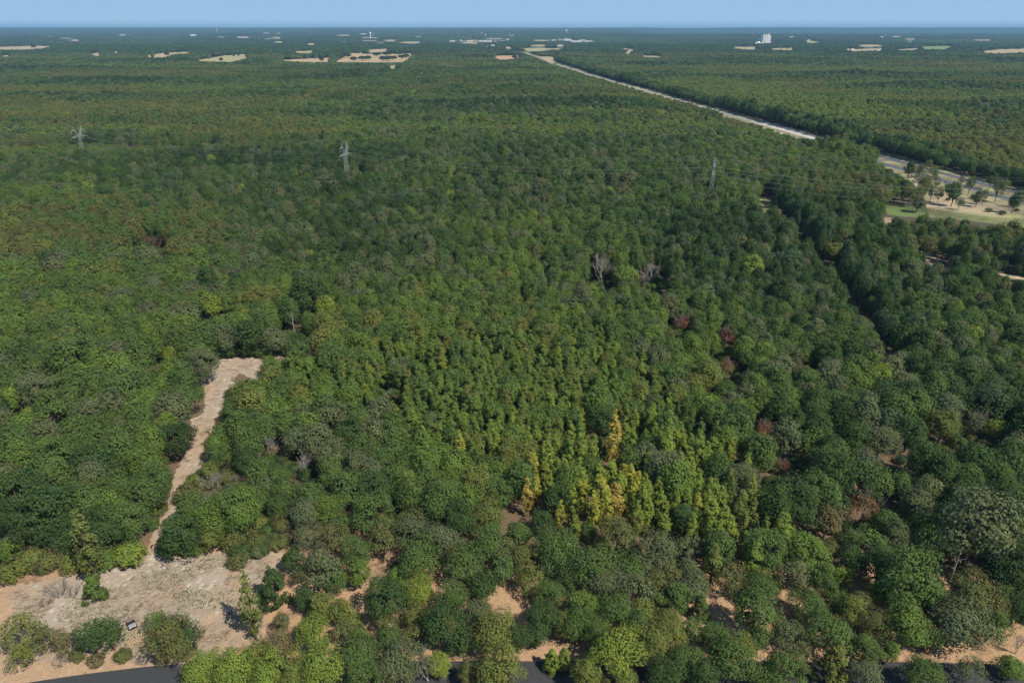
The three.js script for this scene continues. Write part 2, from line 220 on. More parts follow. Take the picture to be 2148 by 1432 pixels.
// far buildings: [u, v of the foot, width, height in the view, colour, roof]
const FARB = [[949, 88, 10, 4, 0, 0], [967, 86, 3, 3, 0, 0], [973, 88, 4, 3, 1, 1], [985, 89, 13, 5, 2, 1], [996, 87, 9, 4, 1, 1], [1012, 88, 15, 4, 0, 0], [1026, 88, 9, 4, 0, 0], [1065, 86, 5, 5, 0, 0], [1054, 86, 10, 2, 1, 1], [1039, 87, 3, 2, 1, 1], [973, 79, 5, 2, 0, 1], [988, 78, 4, 2, 0, 1], [1002, 78, 5, 2, 1, 1], [1030, 77, 3, 2, 0, 1], [1010, 70, 4, 1.4, 0, 0],
  [1022, 98, 5, 3, 0, 1], [1034, 97, 7, 3, 0, 1], [1011, 96, 4, 3, 2, 1], [998, 94, 3, 3, 1, 1], [1066, 103, 8, 5, 2, 1], [1073, 103, 5, 4, 1, 0], [1023, 105, 3, 3, 1, 1], [1048, 104, 4, 2, 0, 1], [1162, 85, 9, 2, 0, 0], [1176, 84, 10, 2.5, 1, 0], [1190, 85, 16, 3, 0, 0], [1208, 88, 22, 3, 0, 0], [1222, 86, 12, 3, 1, 0], [1234, 88, 14, 3, 0, 0], [1245, 88, 6, 2, 1, 0], [1188, 82, 8, 2, 2, 0], [1172, 98, 4, 3, 2, 1], [1183, 104, 6, 2, 1, 1],
  [256, 74, 10, 2, 1, 0], [271, 74, 2, 2.5, 0, 0], [405, 75, 12, 3, 0, 0], [369, 74, 6, 2, 1, 1], [558, 70, 9, 2, 1, 0], [583, 71, 9, 2, 0, 0], [653, 73, 9, 1.6, 1, 0], [540, 99, 4, 2, 1, 1], [245, 112, 6, 4, 2, 1], [240, 111, 4, 3, 1, 1], [763, 72, 12, 2, 0, 0], [784, 73, 6, 2, 1, 1], [480, 76, 3, 1.6, 1, 1], [755, 112, 4, 2, 0, 1],
  [1403, 86, 4, 2, 1, 1], [1520, 74, 4, 1.6, 1, 1], [1661, 79, 7, 3, 0, 0], [1654, 80, 5, 1.5, 1, 1], [1697, 85, 3, 2, 0, 1], [1850, 78, 8, 2, 1, 0], [1880, 78, 20, 2, 1, 0], [1858, 76, 3, 3, 1, 1], [1908, 89, 7, 3, 1, 1], [1788, 105, 8, 3, 0, 0], [1779, 105, 4, 2.5, 0, 1], [1842, 107, 13, 3, 1, 0], [1732, 109, 9, 1.5, 3, 0], [1988, 86, 4, 1.5, 0, 1], [1598, 92, 6, 3, 0, 0], [1587, 93, 5, 2.5, 0, 0]];
for (const [u, v, w, h] of FARB) OPEN.push([[u - w / 2, v - h], [u + w / 2, v - h], [u + w / 2, v - .3], [u - w / 2, v - .3]]);
OPEN.push([[1599, 74], [1616, 74], [1616, 90], [1599, 90]]);

// ---------------------------------------------------------------- trees: shapes
const leafMat = (c) => new THREE.MeshPhysicalMaterial({ color: new THREE.Color().setRGB(...c), vertexColors: true, roughness: .95, specularIntensity: .12, transmission: .38, thickness: 0, side: THREE.DoubleSide });
const TONES = { // leaf colours
  mid: [0.111, 0.171, 0.048], dark: [0.071, 0.122, 0.038], deep: [0.054, 0.090, 0.031], bright: [0.145, 0.216, 0.048], lime: [0.202, 0.272, 0.053], yellowgreen: [0.229, 0.289, 0.054], yellow: [0.362, 0.362, 0.063], gold: [0.454, 0.351, 0.084],
  olive: [0.148, 0.164, 0.055], tan: [0.187, 0.167, 0.079], grey: [0.145, 0.173, 0.080], blue: [0.089, 0.138, 0.064], brown: [0.313, 0.167, 0.081], red: [0.239, 0.113, 0.075], moss: [0.179, 0.207, 0.055],
};
const TONEW = { mid: 'mid green', dark: 'dark green', deep: 'deep shadowy green', bright: 'bright green', lime: 'lime green', yellowgreen: 'yellow-green', yellow: 'yellow', gold: 'golden orange', olive: 'olive green', tan: 'brownish olive', grey: 'grey-green', blue: 'bluish green', brown: 'brown-leaved', red: 'reddish brown', moss: 'mossy yellow-olive' };
const LEAF = Object.fromEntries(Object.entries(TONES).map(([k, c]) => [k, leafMat(c)]));
const leafWhite = leafMat([1, 1, 1]);
const barkGrey = std(.2, .17, .14, .95, { vertexColors: true }), barkDark = std(.1, .08, .06, .95, { vertexColors: true }), barkPale = std(.3, .275, .25, .9, { vertexColors: true }), barkBrown = std(.2, .14, .1, .95, { vertexColors: true });

// All trees have a crown radius of one and stand on the origin. lobes: clumps on a dome; every clump carries leaf sprays.
function crown(B, R, o) {
  const { lobes, cards, size, y0, y1, wide = 1, shape = 'dome', inner = 60, tint = WHITE, loose = .2, rough = .35, innerSize = size * 2.2 } = o, yc = lerp(y0, y1, shape === 'dome' ? .42 : .5), list = [], lop = rough * .5 * R(), lop0 = R() * 6.28;
  for (let k = 0; k < lobes; k++) {
    let x, y, z, r;
    if (shape === 'dome' && rough > .3 && k < lobes * .8 && R() < rough * .22) continue;
    if (shape === 'dome') { const t = (k + .5) / lobes, el = Math.asin(lerp(-.55, 1, t)), an = k * 2.399963 + R() * .9, q = (.72 - rough * .3 + rough * .45 * R()) * (1 + lop * Math.cos(an - lop0)); x = Math.cos(an) * Math.cos(el) * q * wide; z = Math.sin(an) * Math.cos(el) * q; y = yc + Math.sin(el) * q * (el > 0 ? (y1 - yc) : (yc - y0)); r = .27 - .08 * rough + (.12 + .15 * rough) * R(); }
    else { const t = (k + R() * .7) / lobes, an = k * 2.399963 + R() * 2.2, prof = shape === 'cone' ? Math.pow(1 - t, .8) * .78 + .05 : Math.sin(Math.PI * Math.pow(.06 + .92 * (1 - t), 1.35)) * .66 + .05; x = Math.cos(an) * prof; z = Math.sin(an) * prof; y = lerp(y0, y1, t); r = (shape === 'cone' ? .3 : .5) * (.5 + .6 * prof) * (.7 + .6 * R()); y += (R() - .5) * .5; }
    list.push([x, y, z, r, .87 + .26 * R(), .92 + .16 * R()]);
  }
  const total = list.reduce((s, l) => s + l[3] * l[3], 0);
  for (const [lx, ly, lz, lr, lt, lw] of list) {
    const ox = lx, oy = (ly - yc) * .8, oz = lz, ol = Math.hypot(ox, oy, oz) || 1, n = Math.max(3, Math.round(cards * lr * lr / total));
    for (let k = 0; k < n; k++) {
      let dx, dy, dz, tries = 0;
      do { const c = R() * 2 - 1, an = R() * 6.2832, s = Math.sqrt(1 - c * c); dx = s * Math.cos(an); dy = c; dz = s * Math.sin(an); } while ((dx * ox + dy * oy + dz * oz) / ol + dy * .35 < -.35 && tries++ < 8);
      const rr = lr * (1 - Math.pow(R(), 1.6) * .55 + (R() < loose ? R() * .22 : 0)), j = .8 + .4 * R();
      const cx = ox / ol, cy = oy / ol, cz = oz / ol;
      const col = [tint[0] * lt * lw * j, tint[1] * lt * j, tint[2] * lt * (2 - lw) * j];
      B.leaf(lx + dx * rr, ly + dy * rr * .85, lz + dz * rr, dx * .5 + cx * .42 + (R() - .5) * .85, dy * .5 + cy * .42 + .22 + (R() - .5) * .85, dz * .5 + cz * .42 + (R() - .5) * .85, size * (.7 + .6 * R()), .5 + .35 * R(), R() * 6.28, col);
    }
  }
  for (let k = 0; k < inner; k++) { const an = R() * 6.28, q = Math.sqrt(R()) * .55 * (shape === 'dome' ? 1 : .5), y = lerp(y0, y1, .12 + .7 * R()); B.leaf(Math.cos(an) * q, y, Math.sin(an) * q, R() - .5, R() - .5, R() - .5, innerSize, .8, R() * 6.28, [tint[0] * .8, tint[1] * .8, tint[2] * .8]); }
  return list;
}
function twigs(B, R, list, n) { for (let k = 0; k < n; k++) { const l = list[Math.floor(R() * list.length)], q = 1.25 + .2 * R(), c = [1.9, 1.9, 2]; B.tube([l[0] * .6, l[1] * .85, l[2] * .6], [l[0] * q, l[1] * 1.08 + .08, l[2] * q], .016, .009, 3, c); for (let j = 0; j < 2; j++) B.tube([l[0] * 1.05, l[1] * 1.0 + .03, l[2] * 1.05], [l[0] * q + (R() - .5) * .3, l[1] * 1.06 + .16 * R(), l[2] * q + (R() - .5) * .3], .009, .005, 3, c); } }
function trunk(B, R, list, y1, r, n, col = WHITE) { // tapered trunk and limbs that reach into the clumps
  let p = [0, -.15, 0]; const steps = 4, path = [p];
  for (let k = 1; k <= steps; k++) { const q = [p[0] + (R() - .5) * .14, y1 * k / steps, p[2] + (R() - .5) * .14]; B.tube(p, q, r * (1 - .7 * (k - 1) / steps), r * (1 - .7 * k / steps), 6, col); p = q; path.push(q); }
  for (let k = 0; k < n && k < list.length; k++) {
    const l = list[Math.floor(k * list.length / n)], a = path[1 + Math.floor(R() * (steps - .01))], m = [(a[0] + l[0]) / 2 + (R() - .5) * .1, lerp(a[1], l[1], .6), (a[2] + l[2]) / 2 + (R() - .5) * .1];
    B.tube(a, m, r * .4, r * .26, 4, col); B.tube(m, [l[0], l[1], l[2]], r * .26, r * .07, 4, col);
  }
}
function bare(B, R, p, d, len, r, depth, col = WHITE) {
  const q = [p[0] + d[0] * len, p[1] + d[1] * len, p[2] + d[2] * len]; B.tube(p, q, r, r * .7, depth > 2 ? 5 : 3, col); if (!depth) return;
  const n = depth > 1 ? 3 : 2;
  for (let k = 0; k < n; k++) { let e = [d[0] + (R() - .5) * 1.5, d[1] + (R() - .25) * .8, d[2] + (R() - .5) * 1.5]; const l = Math.hypot(...e); e = e.map((x) => x / l); bare(B, R, q, e, len * (.62 + .25 * R()), r * .62, depth - 1, col); }
}
// near prototypes: [crown geometry, trunk geometry]
const PROTO = {};
function proto(kind, count, fn) { PROTO[kind] = []; for (let k = 0; k < count; k++) { const R = rng(1000 + kind.length * 977 + kind.charCodeAt(0) * 31 + k * 7919), C = new Build(), T = new Build(); fn(C, T, R, k); PROTO[kind].push([C.p.length ? C.done() : null, T.done()]); } }
for (const [suffix, nc, sz] of [['', 2100, .058], ['_large', 4300, .042]]) {
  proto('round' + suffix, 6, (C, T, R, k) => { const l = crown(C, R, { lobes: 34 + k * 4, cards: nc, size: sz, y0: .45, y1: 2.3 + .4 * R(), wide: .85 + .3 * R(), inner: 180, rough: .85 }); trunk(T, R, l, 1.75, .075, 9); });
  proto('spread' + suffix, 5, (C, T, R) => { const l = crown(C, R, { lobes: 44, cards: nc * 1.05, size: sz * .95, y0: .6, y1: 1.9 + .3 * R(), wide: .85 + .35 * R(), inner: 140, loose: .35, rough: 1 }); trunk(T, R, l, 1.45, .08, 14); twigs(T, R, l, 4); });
}
proto('sparse', 4, (C, T, R) => { const l = crown(C, R, { lobes: 19, cards: 1500, size: .052, rough: .8, y0: .45, y1: 2.3 + .4 * R(), inner: 12, loose: .5 }); trunk(T, R, l, 1.7, .06, 17); twigs(T, R, l, 7); });
proto('column', 5, (C, T, R) => { const l = crown(C, R, { lobes: 40, cards: 1150, size: .125, y0: .9, y1: 6.6 + R() * 1.2, shape: 'column', inner: 30, loose: .4 }); trunk(T, R, l, 6.4, .1, 8); });
proto('conifer', 2, (C, T, R) => { const l = crown(C, R, { lobes: 46, cards: 1900, size: .085, y0: .35, y1: 3.3, shape: 'cone', inner: 60 }); trunk(T, R, l, 2.9, .07, 16); });
proto('shrub', 4, (C, T, R) => { const l = crown(C, R, { lobes: 24, cards: 1300, size: .075, rough: .6, y0: .1, y1: 1.05 + .3 * R(), wide: 1 + .3 * R(), inner: 40, loose: .4 }); trunk(T, R, l, .6, .05, 8); });
proto('bare', 4, (C, T, R) => { bare(T, R, [0, -.1, 0], [.03, 1, .02], .75, .055, 5); bare(T, R, [.05, .1, 0], [.3, .9, .2], .6, .04, 4); });
proto('twiggy', 3, (C, T, R) => { for (let k = 0; k < 7; k++) { const an = k * .9 + R(); bare(T, R, [Math.cos(an) * .12, -.05, Math.sin(an) * .12], [Math.cos(an) * .45, .85, Math.sin(an) * .45], .42, .022, 4); } });
proto('snag', 2, (C, T, R) => { T.tube([0, -.1, 0], [.05, 1.2, .03], .07, .05, 6, WHITE); T.tube([.05, 1.2, .03], [.02, 2.2, 0], .05, .03, 6, WHITE); T.tube([.02, 2.2, 0], [.06, 3.2, .02], .03, .008, 5, WHITE); for (const [y, an, l] of [[1.4, .4, .45], [1.75, 2.6, .5], [2.05, 4.6, .4], [2.3, 1.1, .5], [2.5, 3.4, .45], [2.75, 5.6, .3]]) { const e = [Math.cos(an) * l, y + l * .7, Math.sin(an) * l]; T.tube([.03, y, .01], e, .025, .01, 4, WHITE); T.tube(e, [e[0] * 1.3, e[1] + .18, e[2] * 1.2 + .05], .01, .004, 3, WHITE); } });
proto('leafless', 2, (C, T, R) => { bare(T, R, [0, -.1, 0], [.05, 1, 0], .85, .06, 5); const l = crown(C, R, { lobes: 20, cards: 1000, size: .05, y0: .7, y1: 2.4, inner: 0, loose: .7 }); trunk(T, R, l, 1.7, .05, 14); });

// ---------------------------------------------------------------- trees: the ones that can be picked out
// [crown centre in the view u, v, crown width there, kind, leaf colour, label]
const H = { round: 1.6, spread: 1.45, sparse: 1.45, column: 4.2, conifer: 1.6, shrub: .6, bare: 1.3, twiggy: .7, snag: 1.6, leafless: 1.55 };   // height of the middle of the crown, in radii
const NAME = { round: 'broadleaf_tree', spread: 'broadleaf_tree', sparse: 'broadleaf_tree', column: 'slender_tree', conifer: 'conifer_tree', shrub: 'shrub', bare: 'dead_tree', twiggy: 'bare_shrub', snag: 'dead_tree', leafless: 'broadleaf_tree' };
const PICK = [
  [36, 1322, 84, 'sparse', 'moss', 'ragged olive tree at the bottom left corner by the road'], [42, 1368, 58, 'sparse', 'moss', 'low leaning tree with dark trunk under the corner tree'], [86, 1335, 56, 'sparse', 'olive', 'thin dark-limbed tree beside the ragged corner tree'], [128, 1338, 54, 'sparse', 'tan', 'thin grey-olive tree on the clearing edge left of the vehicle'],
  [192, 1335, 74, 'sparse', 'dark', 'loose dark tree on the road edge, left of the vehicle'], [228, 1326, 70, 'sparse', 'dark', 'loose dark tree directly left of the utility vehicle'], [352, 1320, 98, 'spread', 'olive', 'large dense bush-like tree directly right of the utility vehicle'], [388, 1330, 66, 'sparse', 'dark', 'shadowed olive tree at the right flank of the large bush-like tree'], [330, 1298, 52, 'sparse', 'mid', 'upright olive tree top rising behind the vehicle side bush'],
  [418, 1396, 92, 'round', 'lime', 'bright lime green tree standing over the paved road end'], [482, 1404, 96, 'round', 'lime', 'bright lime green tree second from the road end'], [535, 1378, 70, 'round', 'moss', 'olive tree between the road and the clearing corner'], [560, 1408, 84, 'round', 'lime', 'bright lime green tree third from the road end'],
  [193, 1234, 44, 'conifer', 'bright', 'lone small green bushy tree standing in the clearing'], [118, 1234, 62, 'twiggy', 'tan', 'leafless grey bush at the left end of the clearing'], [92, 1262, 34, 'twiggy', 'tan', 'small grey leafless bush below the larger leafless bush'], [150, 1240, 40, 'twiggy', 'tan', 'dark leafless bush leaning right of the grey leafless bush'],
  [525, 1278, 36, 'column', 'moss', 'narrow yellow-olive tree at the right side of the clearing'], [573, 1228, 64, 'conifer', 'dark', 'tall dark conifer at the right end of the clearing'],
  [32, 1020, 118, 'round', 'dark', ''], [104, 1052, 120, 'round', 'dark', ''], [180, 1040, 100, 'round', 'mid', ''], [268, 1078, 96, 'round', 'mid', 'mid green tree on the left corner where track meets clearing'], [292, 1028, 88, 'round', 'mid', ''], [216, 1102, 90, 'round', 'dark', ''], [150, 1098, 90, 'round', 'dark', ''], [80, 1108, 84, 'sparse', 'deep', ''], [10, 1080, 80, 'round', 'deep', ''], [240, 1010, 80, 'round', 'mid', ''],
  [272, 1160, 72, 'shrub', 'lime', 'vivid lime green bush at the mouth of the dirt track'], [216, 1170, 66, 'shrub', 'bright', 'bright green bush left of the vivid lime bush'], [156, 1176, 60, 'shrub', 'moss', 'yellow-olive bush on the upper clearing edge'], [104, 1178, 60, 'shrub', 'olive', ''], [66, 1170, 60, 'shrub', 'moss', ''], [24, 1196, 64, 'shrub', 'moss', ''], [14, 1150, 56, 'round', 'bright', ''], [182, 1150, 40, 'column', 'moss', ''],
  [372, 1108, 98, 'round', 'dark', 'dark green tree on the right corner where track meets clearing'], [358, 1142, 56, 'shrub', 'dark', 'dark bush beneath the corner tree at the track mouth'], [498, 1062, 104, 'round', 'bright', 'dense rounded bright green tree above the clearing edge'], [436, 1085, 84, 'round', 'bright', 'bright tree between the dense rounded tree and the track corner tree'], [436, 1130, 50, 'round', 'moss', ''], [484, 1130, 58, 'shrub', 'olive', ''], [395, 1035, 60, 'shrub', 'olive', ''], [420, 1150, 40, 'shrub', 'moss', ''], [530, 1140, 44, 'twiggy', 'tan', 'pale leafless thicket above the clearing edge'], [560, 1120, 46, 'twiggy', 'tan', 'grey leafless thicket right of the pale one'],
  [446, 1008, 66, 'twiggy', 'grey', 'silvery leafless thicket beside the dirt track'], [492, 1016, 54, 'twiggy', 'tan', 'brown leafless thicket right of the silvery thicket'], [775, 1060, 92, 'round', 'mid', 'round mid green tree left of the yellow slender stand'], [790, 1022, 84, 'round', 'dark', ''], [690, 1062, 72, 'spread', 'bright', 'bright green tree with pale twigs beyond the clearing'], [612, 1166, 58, 'round', 'dark', 'dark green tree at the upper right corner of the clearing'],
  [676, 1188, 92, 'sparse', 'grey', 'wispy grey-olive tree right of the tall conifer'], [638, 1254, 50, 'round', 'dark', 'small dark tree beside the tall conifer'], [744, 1150, 68, 'round', 'mid', 'ball-shaped green tree above the narrow brighter tree'], [752, 1198, 60, 'round', 'bright', 'narrow brighter tree with bare dark trunk on sand'], [812, 1238, 96, 'round', 'dark', 'broad dark green tree with full rounded crown'], [800, 1128, 76, 'sparse', 'olive', ''], [640, 1120, 60, 'sparse', 'grey', ''], [700, 1118, 70, 'sparse', 'olive', ''],
  [876, 1160, 100, 'spread', 'mid', 'wide pale green oak, leftmost of the spreading oaks'], [928, 1128, 92, 'spread', 'grey', ''], [972, 1172, 90, 'spread', 'mid', ''], [1024, 1128, 90, 'round', 'mid', ''], [1008, 1222, 66, 'spread', 'dark', ''], [1054, 1188, 76, 'sparse', 'mid', 'thin green oak with tall dark trunk on sand'], [1100, 1165, 76, 'spread', 'olive', ''],
  [884, 1232, 76, 'spread', 'yellowgreen', 'yellow-green tree right of the broad dark tree'], [952, 1250, 72, 'round', 'mid', ''], [918, 1310, 104, 'spread', 'dark', 'dark layered tree with deep shadow at its left'], [1034, 1316, 104, 'round', 'moss', 'tall mossy yellow tree beside the road gap'], [1040, 1396, 110, 'round', 'moss', 'big mossy yellow tree at the bottom centre'], [960, 1340, 60, 'round', 'dark', ''],
  [672, 1270, 62, 'round', 'moss', ''], [710, 1275, 58, 'round', 'moss', ''], [654, 1322, 78, 'round', 'lime', ''], [584, 1345, 70, 'sparse', 'tan', 'pale brownish thin tree with sand on both sides'], [588, 1306, 44, 'sparse', 'tan', ''], [672, 1392, 100, 'round', 'lime', ''], [615, 1405, 80, 'round', 'moss', ''], [748, 1356, 96, 'spread', 'mid', ''], [826, 1382, 104, 'spread', 'grey', ''], [811, 1308, 58, 'sparse', 'olive', ''], [923, 1386, 54, 'round', 'yellowgreen', ''], [896, 1402, 56, 'bare', 'grey', 'silver-white leafless tree at the bottom beside the road'], [760, 1412, 80, 'round', 'mid', ''], [735, 1302, 50, 'shrub', 'moss', ''], [980, 1410, 50, 'round', 'olive', ''],
  [922, 1048, 100, 'round', 'mid', ''], [964, 1080, 84, 'round', 'dark', ''], [1028, 1076, 76, 'round', 'moss', ''], [1040, 1024, 70, 'round', 'mid', ''], [868, 1100, 80, 'round', 'grey', ''], [860, 1040, 76, 'round', 'mid', ''],
  [1162, 1046, 66, 'round', 'dark', ''], [1138, 1086, 58, 'round', 'dark', ''], [1232, 1110, 42, 'round', 'mid', ''], [1106, 1040, 22, 'column', 'gold', 'orange-tinted slender tree at the left of the yellow stand'], [1125, 1020, 20, 'column', 'yellow', ''], [1152, 1020, 20, 'column', 'yellowgreen', ''], [1200, 1062, 24, 'column', 'yellowgreen', 'tall yellow-green slender tree in the middle of the yellow stand'], [1206, 1112, 20, 'column', 'yellowgreen', ''], [1260, 1050, 26, 'column', 'yellow', ''], [1291, 1048, 28, 'column', 'gold', 'brightest golden slender tree of the yellow stand'], [1244, 1084, 24, 'column', 'yellow', ''], [1272, 1080, 26, 'column', 'yellow', ''], [1310, 1062, 18, 'column', 'yellow', ''], [1336, 1088, 24, 'column', 'yellowgreen', ''], [1358, 1080, 24, 'column', 'yellowgreen', ''], [1176, 1078, 18, 'column', 'yellow', ''], [1350, 1052, 28, 'column', 'lime', ''], [1226, 1046, 20, 'column', 'yellow', ''],
  [1298, 1118, 88, 'round', 'olive', ''], [1380, 1152, 98, 'round', 'grey', 'dark grey-green drooping tree above the sandy gap'], [1438, 1078, 78, 'round', 'dark', ''], [1442, 1140, 66, 'round', 'grey', ''], [1446, 1196, 56, 'sparse', 'grey', ''], [1318, 1160, 60, 'round', 'dark', ''],
  [1170, 1152, 104, 'spread', 'mid', 'wide green oak at the centre of the spreading oaks'], [1250, 1172, 112, 'spread', 'mid', 'widest green oak of the sandy strip'], [1200, 1198, 80, 'spread', 'mid', ''], [1278, 1214, 90, 'spread', 'grey', ''], [1226, 1260, 76, 'round', 'bright', 'dense bright green tree among the oaks near road'], [1136, 1284, 74, 'spread', 'dark', ''], [1124, 1332, 50, 'round', 'dark', ''], [1206, 1308, 76, 'spread', 'mid', ''], [1286, 1272, 78, 'spread', 'mid', ''], [1340, 1282, 58, 'round', 'yellowgreen', ''], [1328, 1236, 84, 'sparse', 'grey', ''], [1420, 1252, 66, 'round', 'mid', ''], [1410, 1218, 60, 'sparse', 'olive', ''], [1376, 1262, 50, 'sparse', 'mid', ''],
  [1290, 1360, 112, 'spread', 'yellowgreen', 'broad golden-green drooping tree near the bottom centre right'], [1368, 1340, 92, 'round', 'moss', ''], [1158, 1384, 38, 'conifer', 'lime', 'light green pointed young tree in front of the road'], [1184, 1380, 34, 'conifer', 'lime', 'second light green pointed young tree in front of the road'], [1226, 1408, 76, 'round', 'moss', ''], [1310, 1418, 70, 'round', 'moss', ''],
  [1586, 1272, 104, 'round', 'mid', 'tall dense green tree right of the sandy gap'], [1600, 1226, 70, 'round', 'mid', ''], [1532, 1212, 70, 'sparse', 'olive', 'thin olive tree above the sandy gap'], [1470, 1274, 40, 'conifer', 'mid', ''], [1456, 1316, 60, 'sparse', 'mid', ''], [1526, 1370, 102, 'spread', 'mid', ''], [1442, 1372, 80, 'spread', 'mid', ''], [1470, 1412, 76, 'round', 'dark', ''], [1606, 1408, 62, 'round', 'mid', ''], [1590, 1346, 50, 'sparse', 'mid', ''], [1395, 1408, 76, 'round', 'dark', ''], [1530, 1320, 40, 'bare', 'tan', 'dark twisted leafless tree in the shaded sandy gap'],
  [1816, 1066, 66, 'leafless', 'brown', 'orange-brown half-dead tree standing above the green canopy'], [1738, 1090, 66, 'round', 'tan', 'brownish olive tree left of the orange-brown tree'], [1742, 1148, 50, 'round', 'olive', ''], [1790, 1168, 62, 'round', 'dark', ''], [1912, 1206, 140, 'round', 'mid', 'largest green tree left of the grey dead snag'], [1888, 1130, 68, 'round', 'grey', ''], [1912, 1304, 100, 'round', 'bright', ''], [1768, 1208, 46, 'round', 'yellowgreen', ''], [1790, 1272, 72, 'round', 'moss', ''], [1742, 1306, 96, 'spread', 'mid', ''], [1704, 1258, 76, 'spread', 'mid', ''], [1842, 1308, 68, 'round', 'olive', ''], [1684, 1308, 38, 'sparse', 'olive', ''], [1850, 1240, 60, 'round', 'bright', ''],
  [2010, 1288, 124, 'spread', 'grey', 'large grey-green willowy tree beside the road'], [2046, 1238, 108, 'spread', 'olive', ''], [2084, 1268, 70, 'round', 'olive', ''], [2060, 1092, 170, 'round', 'grey', 'huge grey-olive tree above the dead snag'], [2116, 1180, 110, 'round', 'deep', ''], [2120, 1040, 110, 'round', 'dark', ''], [1934, 1056, 84, 'round', 'grey', ''], [1896, 1018, 74, 'round', 'mid', ''], [2006, 1186, 66, 'snag', 'grey', 'grey dead snag with broken branches, right part of the woods'],
  [1748, 1398, 66, 'conifer', 'moss', 'yellow-green cone-shaped tree at the bottom edge'], [1820, 1412, 74, 'sparse', 'grey', ''], [1870, 1364, 44, 'round', 'bright', ''], [1938, 1410, 84, 'round', 'mid', ''], [2032, 1400, 56, 'sparse', 'grey', ''], [2122, 1390, 58, 'round', 'bright', ''], [2136, 1272, 70, 'round', 'deep', ''], [2140, 1352, 40, 'bare', 'grey', 'pale leafless tree at the right edge by the road'], [1644, 1396, 84, 'round', 'mid', ''], [1660, 1276, 46, 'twiggy', 'brown', 'dark brown leafless shrub on the sand'], [1694, 1380, 60, 'sparse', 'olive', ''],
  [446, 640, 52, 'round', 'yellowgreen', 'vivid yellow-green tree alone among dark trees beyond the track'], [356, 744, 38, 'round', 'yellowgreen', 'small yellow-green tree left of the far end of the track'], [427, 756, 70, 'round', 'grey', 'dark grey-green bush at the far bend of the dirt track'], [366, 908, 82, 'round', 'deep', 'darkest round tree on the left side of the dirt track'], [302, 958, 84, 'round', 'bright', 'bright green tree below the darkest round tree'], [264, 800, 104, 'spread', 'mid', ''], [382, 822, 84, 'spread', 'mid', ''], [138, 748, 104, 'round', 'mid', ''], [61, 866, 46, 'round', 'yellowgreen', ''], [330, 1000, 70, 'round', 'mid', ''], [190, 960, 100, 'round', 'dark', ''], [100, 960, 100, 'round', 'mid', ''],
  [614, 680, 40, 'snag', 'grey', 'tall bare-trunked dead tree behind the track end'], [681, 640, 54, 'round', 'yellowgreen', 'yellow-green tree above the centre left woods'], [690, 676, 80, 'round', 'moss', ''], [840, 768, 58, 'round', 'grey', ''], [641, 616, 82, 'round', 'dark', ''], [806, 614, 58, 'round', 'dark', ''], [628, 974, 56, 'bare', 'grey', 'white forked dead tree poking out of the canopy'], [562, 940, 44, 'bare', 'grey', 'small silvery dead tree beside the bright green tree'], [832, 884, 18, 'column', 'yellowgreen', ''], [866, 888, 24, 'column', 'lime', ''], [890, 930, 20, 'column', 'yellow', ''], [964, 946, 22, 'column', 'yellow', ''], [1038, 944, 24, 'column', 'yellowgreen', ''], [924, 918, 18, 'column', 'yellowgreen', ''], [815, 828, 20, 'bare', 'grey', 'small white dead tree in the middle of the canopy'],
  [1264, 570, 52, 'bare', 'grey', 'pale leafless tree in the middle distance'], [1366, 574, 62, 'twiggy', 'grey', 'grey leafless tree right of the pale leafless tree'], [1430, 674, 36, 'leafless', 'red', 'reddish brown dying tree in the upper centre woods'], [1526, 702, 38, 'leafless', 'red', 'pinkish thin dying tree right of the reddish one'], [1526, 766, 32, 'leafless', 'brown', 'brown thin dying tree below the pinkish one'], [1260, 874, 72, 'round', 'dark', 'dark rounded tree among the slender saplings'], [1330, 858, 56, 'round', 'mid', ''], [1434, 892, 46, 'round', 'deep', ''],
  [1220, 894, 17, 'column', 'yellowgreen', ''], [1330, 892, 19, 'column', 'yellowgreen', ''], [1367, 888, 22, 'column', 'yellowgreen', ''], [1380, 904, 16, 'column', 'yellowgreen', ''], [1286, 928, 30, 'column', 'gold', 'golden slender tree above the main yellow stand'], [1400, 940, 30, 'column', 'yellowgreen', ''], [1172, 904, 20, 'column', 'moss', ''], [1218, 954, 28, 'column', 'lime', ''], [1246, 956, 22, 'column', 'yellowgreen', ''], [1464, 952, 28, 'column', 'lime', ''], [1540, 836, 58, 'round', 'grey', ''], [1572, 794, 54, 'round', 'grey', ''], [1604, 900, 42, 'leafless', 'brown', 'brown dying tree at the right edge of the slender stand'],
  [2090, 898, 50, 'round', 'yellowgreen', 'yellow-green tree near the right edge of the woods'], [1982, 884, 72, 'round', 'moss', 'mossy yellow tree left of the bare grey tree'], [2044, 884, 50, 'leafless', 'grey', 'bare grey tree between two yellowish trees'], [1854, 912, 82, 'spread', 'grey', 'pale grey-green dome-shaped tree'], [1789, 918, 72, 'round', 'dark', ''], [1949, 958, 78, 'round', 'mid', ''], [2084, 842, 86, 'round', 'blue', ''], [2028, 786, 78, 'round', 'dark', ''], [1672, 776, 34, 'leafless', 'red', ''], [1645, 978, 28, 'leafless', 'red', 'rusty red dying tree beside the slender stand'], [318, 510, 60, 'twiggy', 'brown', 'pinkish brown leafless tree in the left distance'], [128, 1386, 38, 'twiggy', 'tan', ''], [200, 1384, 36, 'shrub', 'tan', ''], [256, 1374, 34, 'shrub', 'olive', ''], [302, 1382, 40, 'twiggy', 'tan', ''], [342, 1376, 40, 'shrub', 'tan', ''], [392, 1366, 38, 'shrub', 'tan', ''], [160, 1372, 34, 'shrub', 'olive', ''],
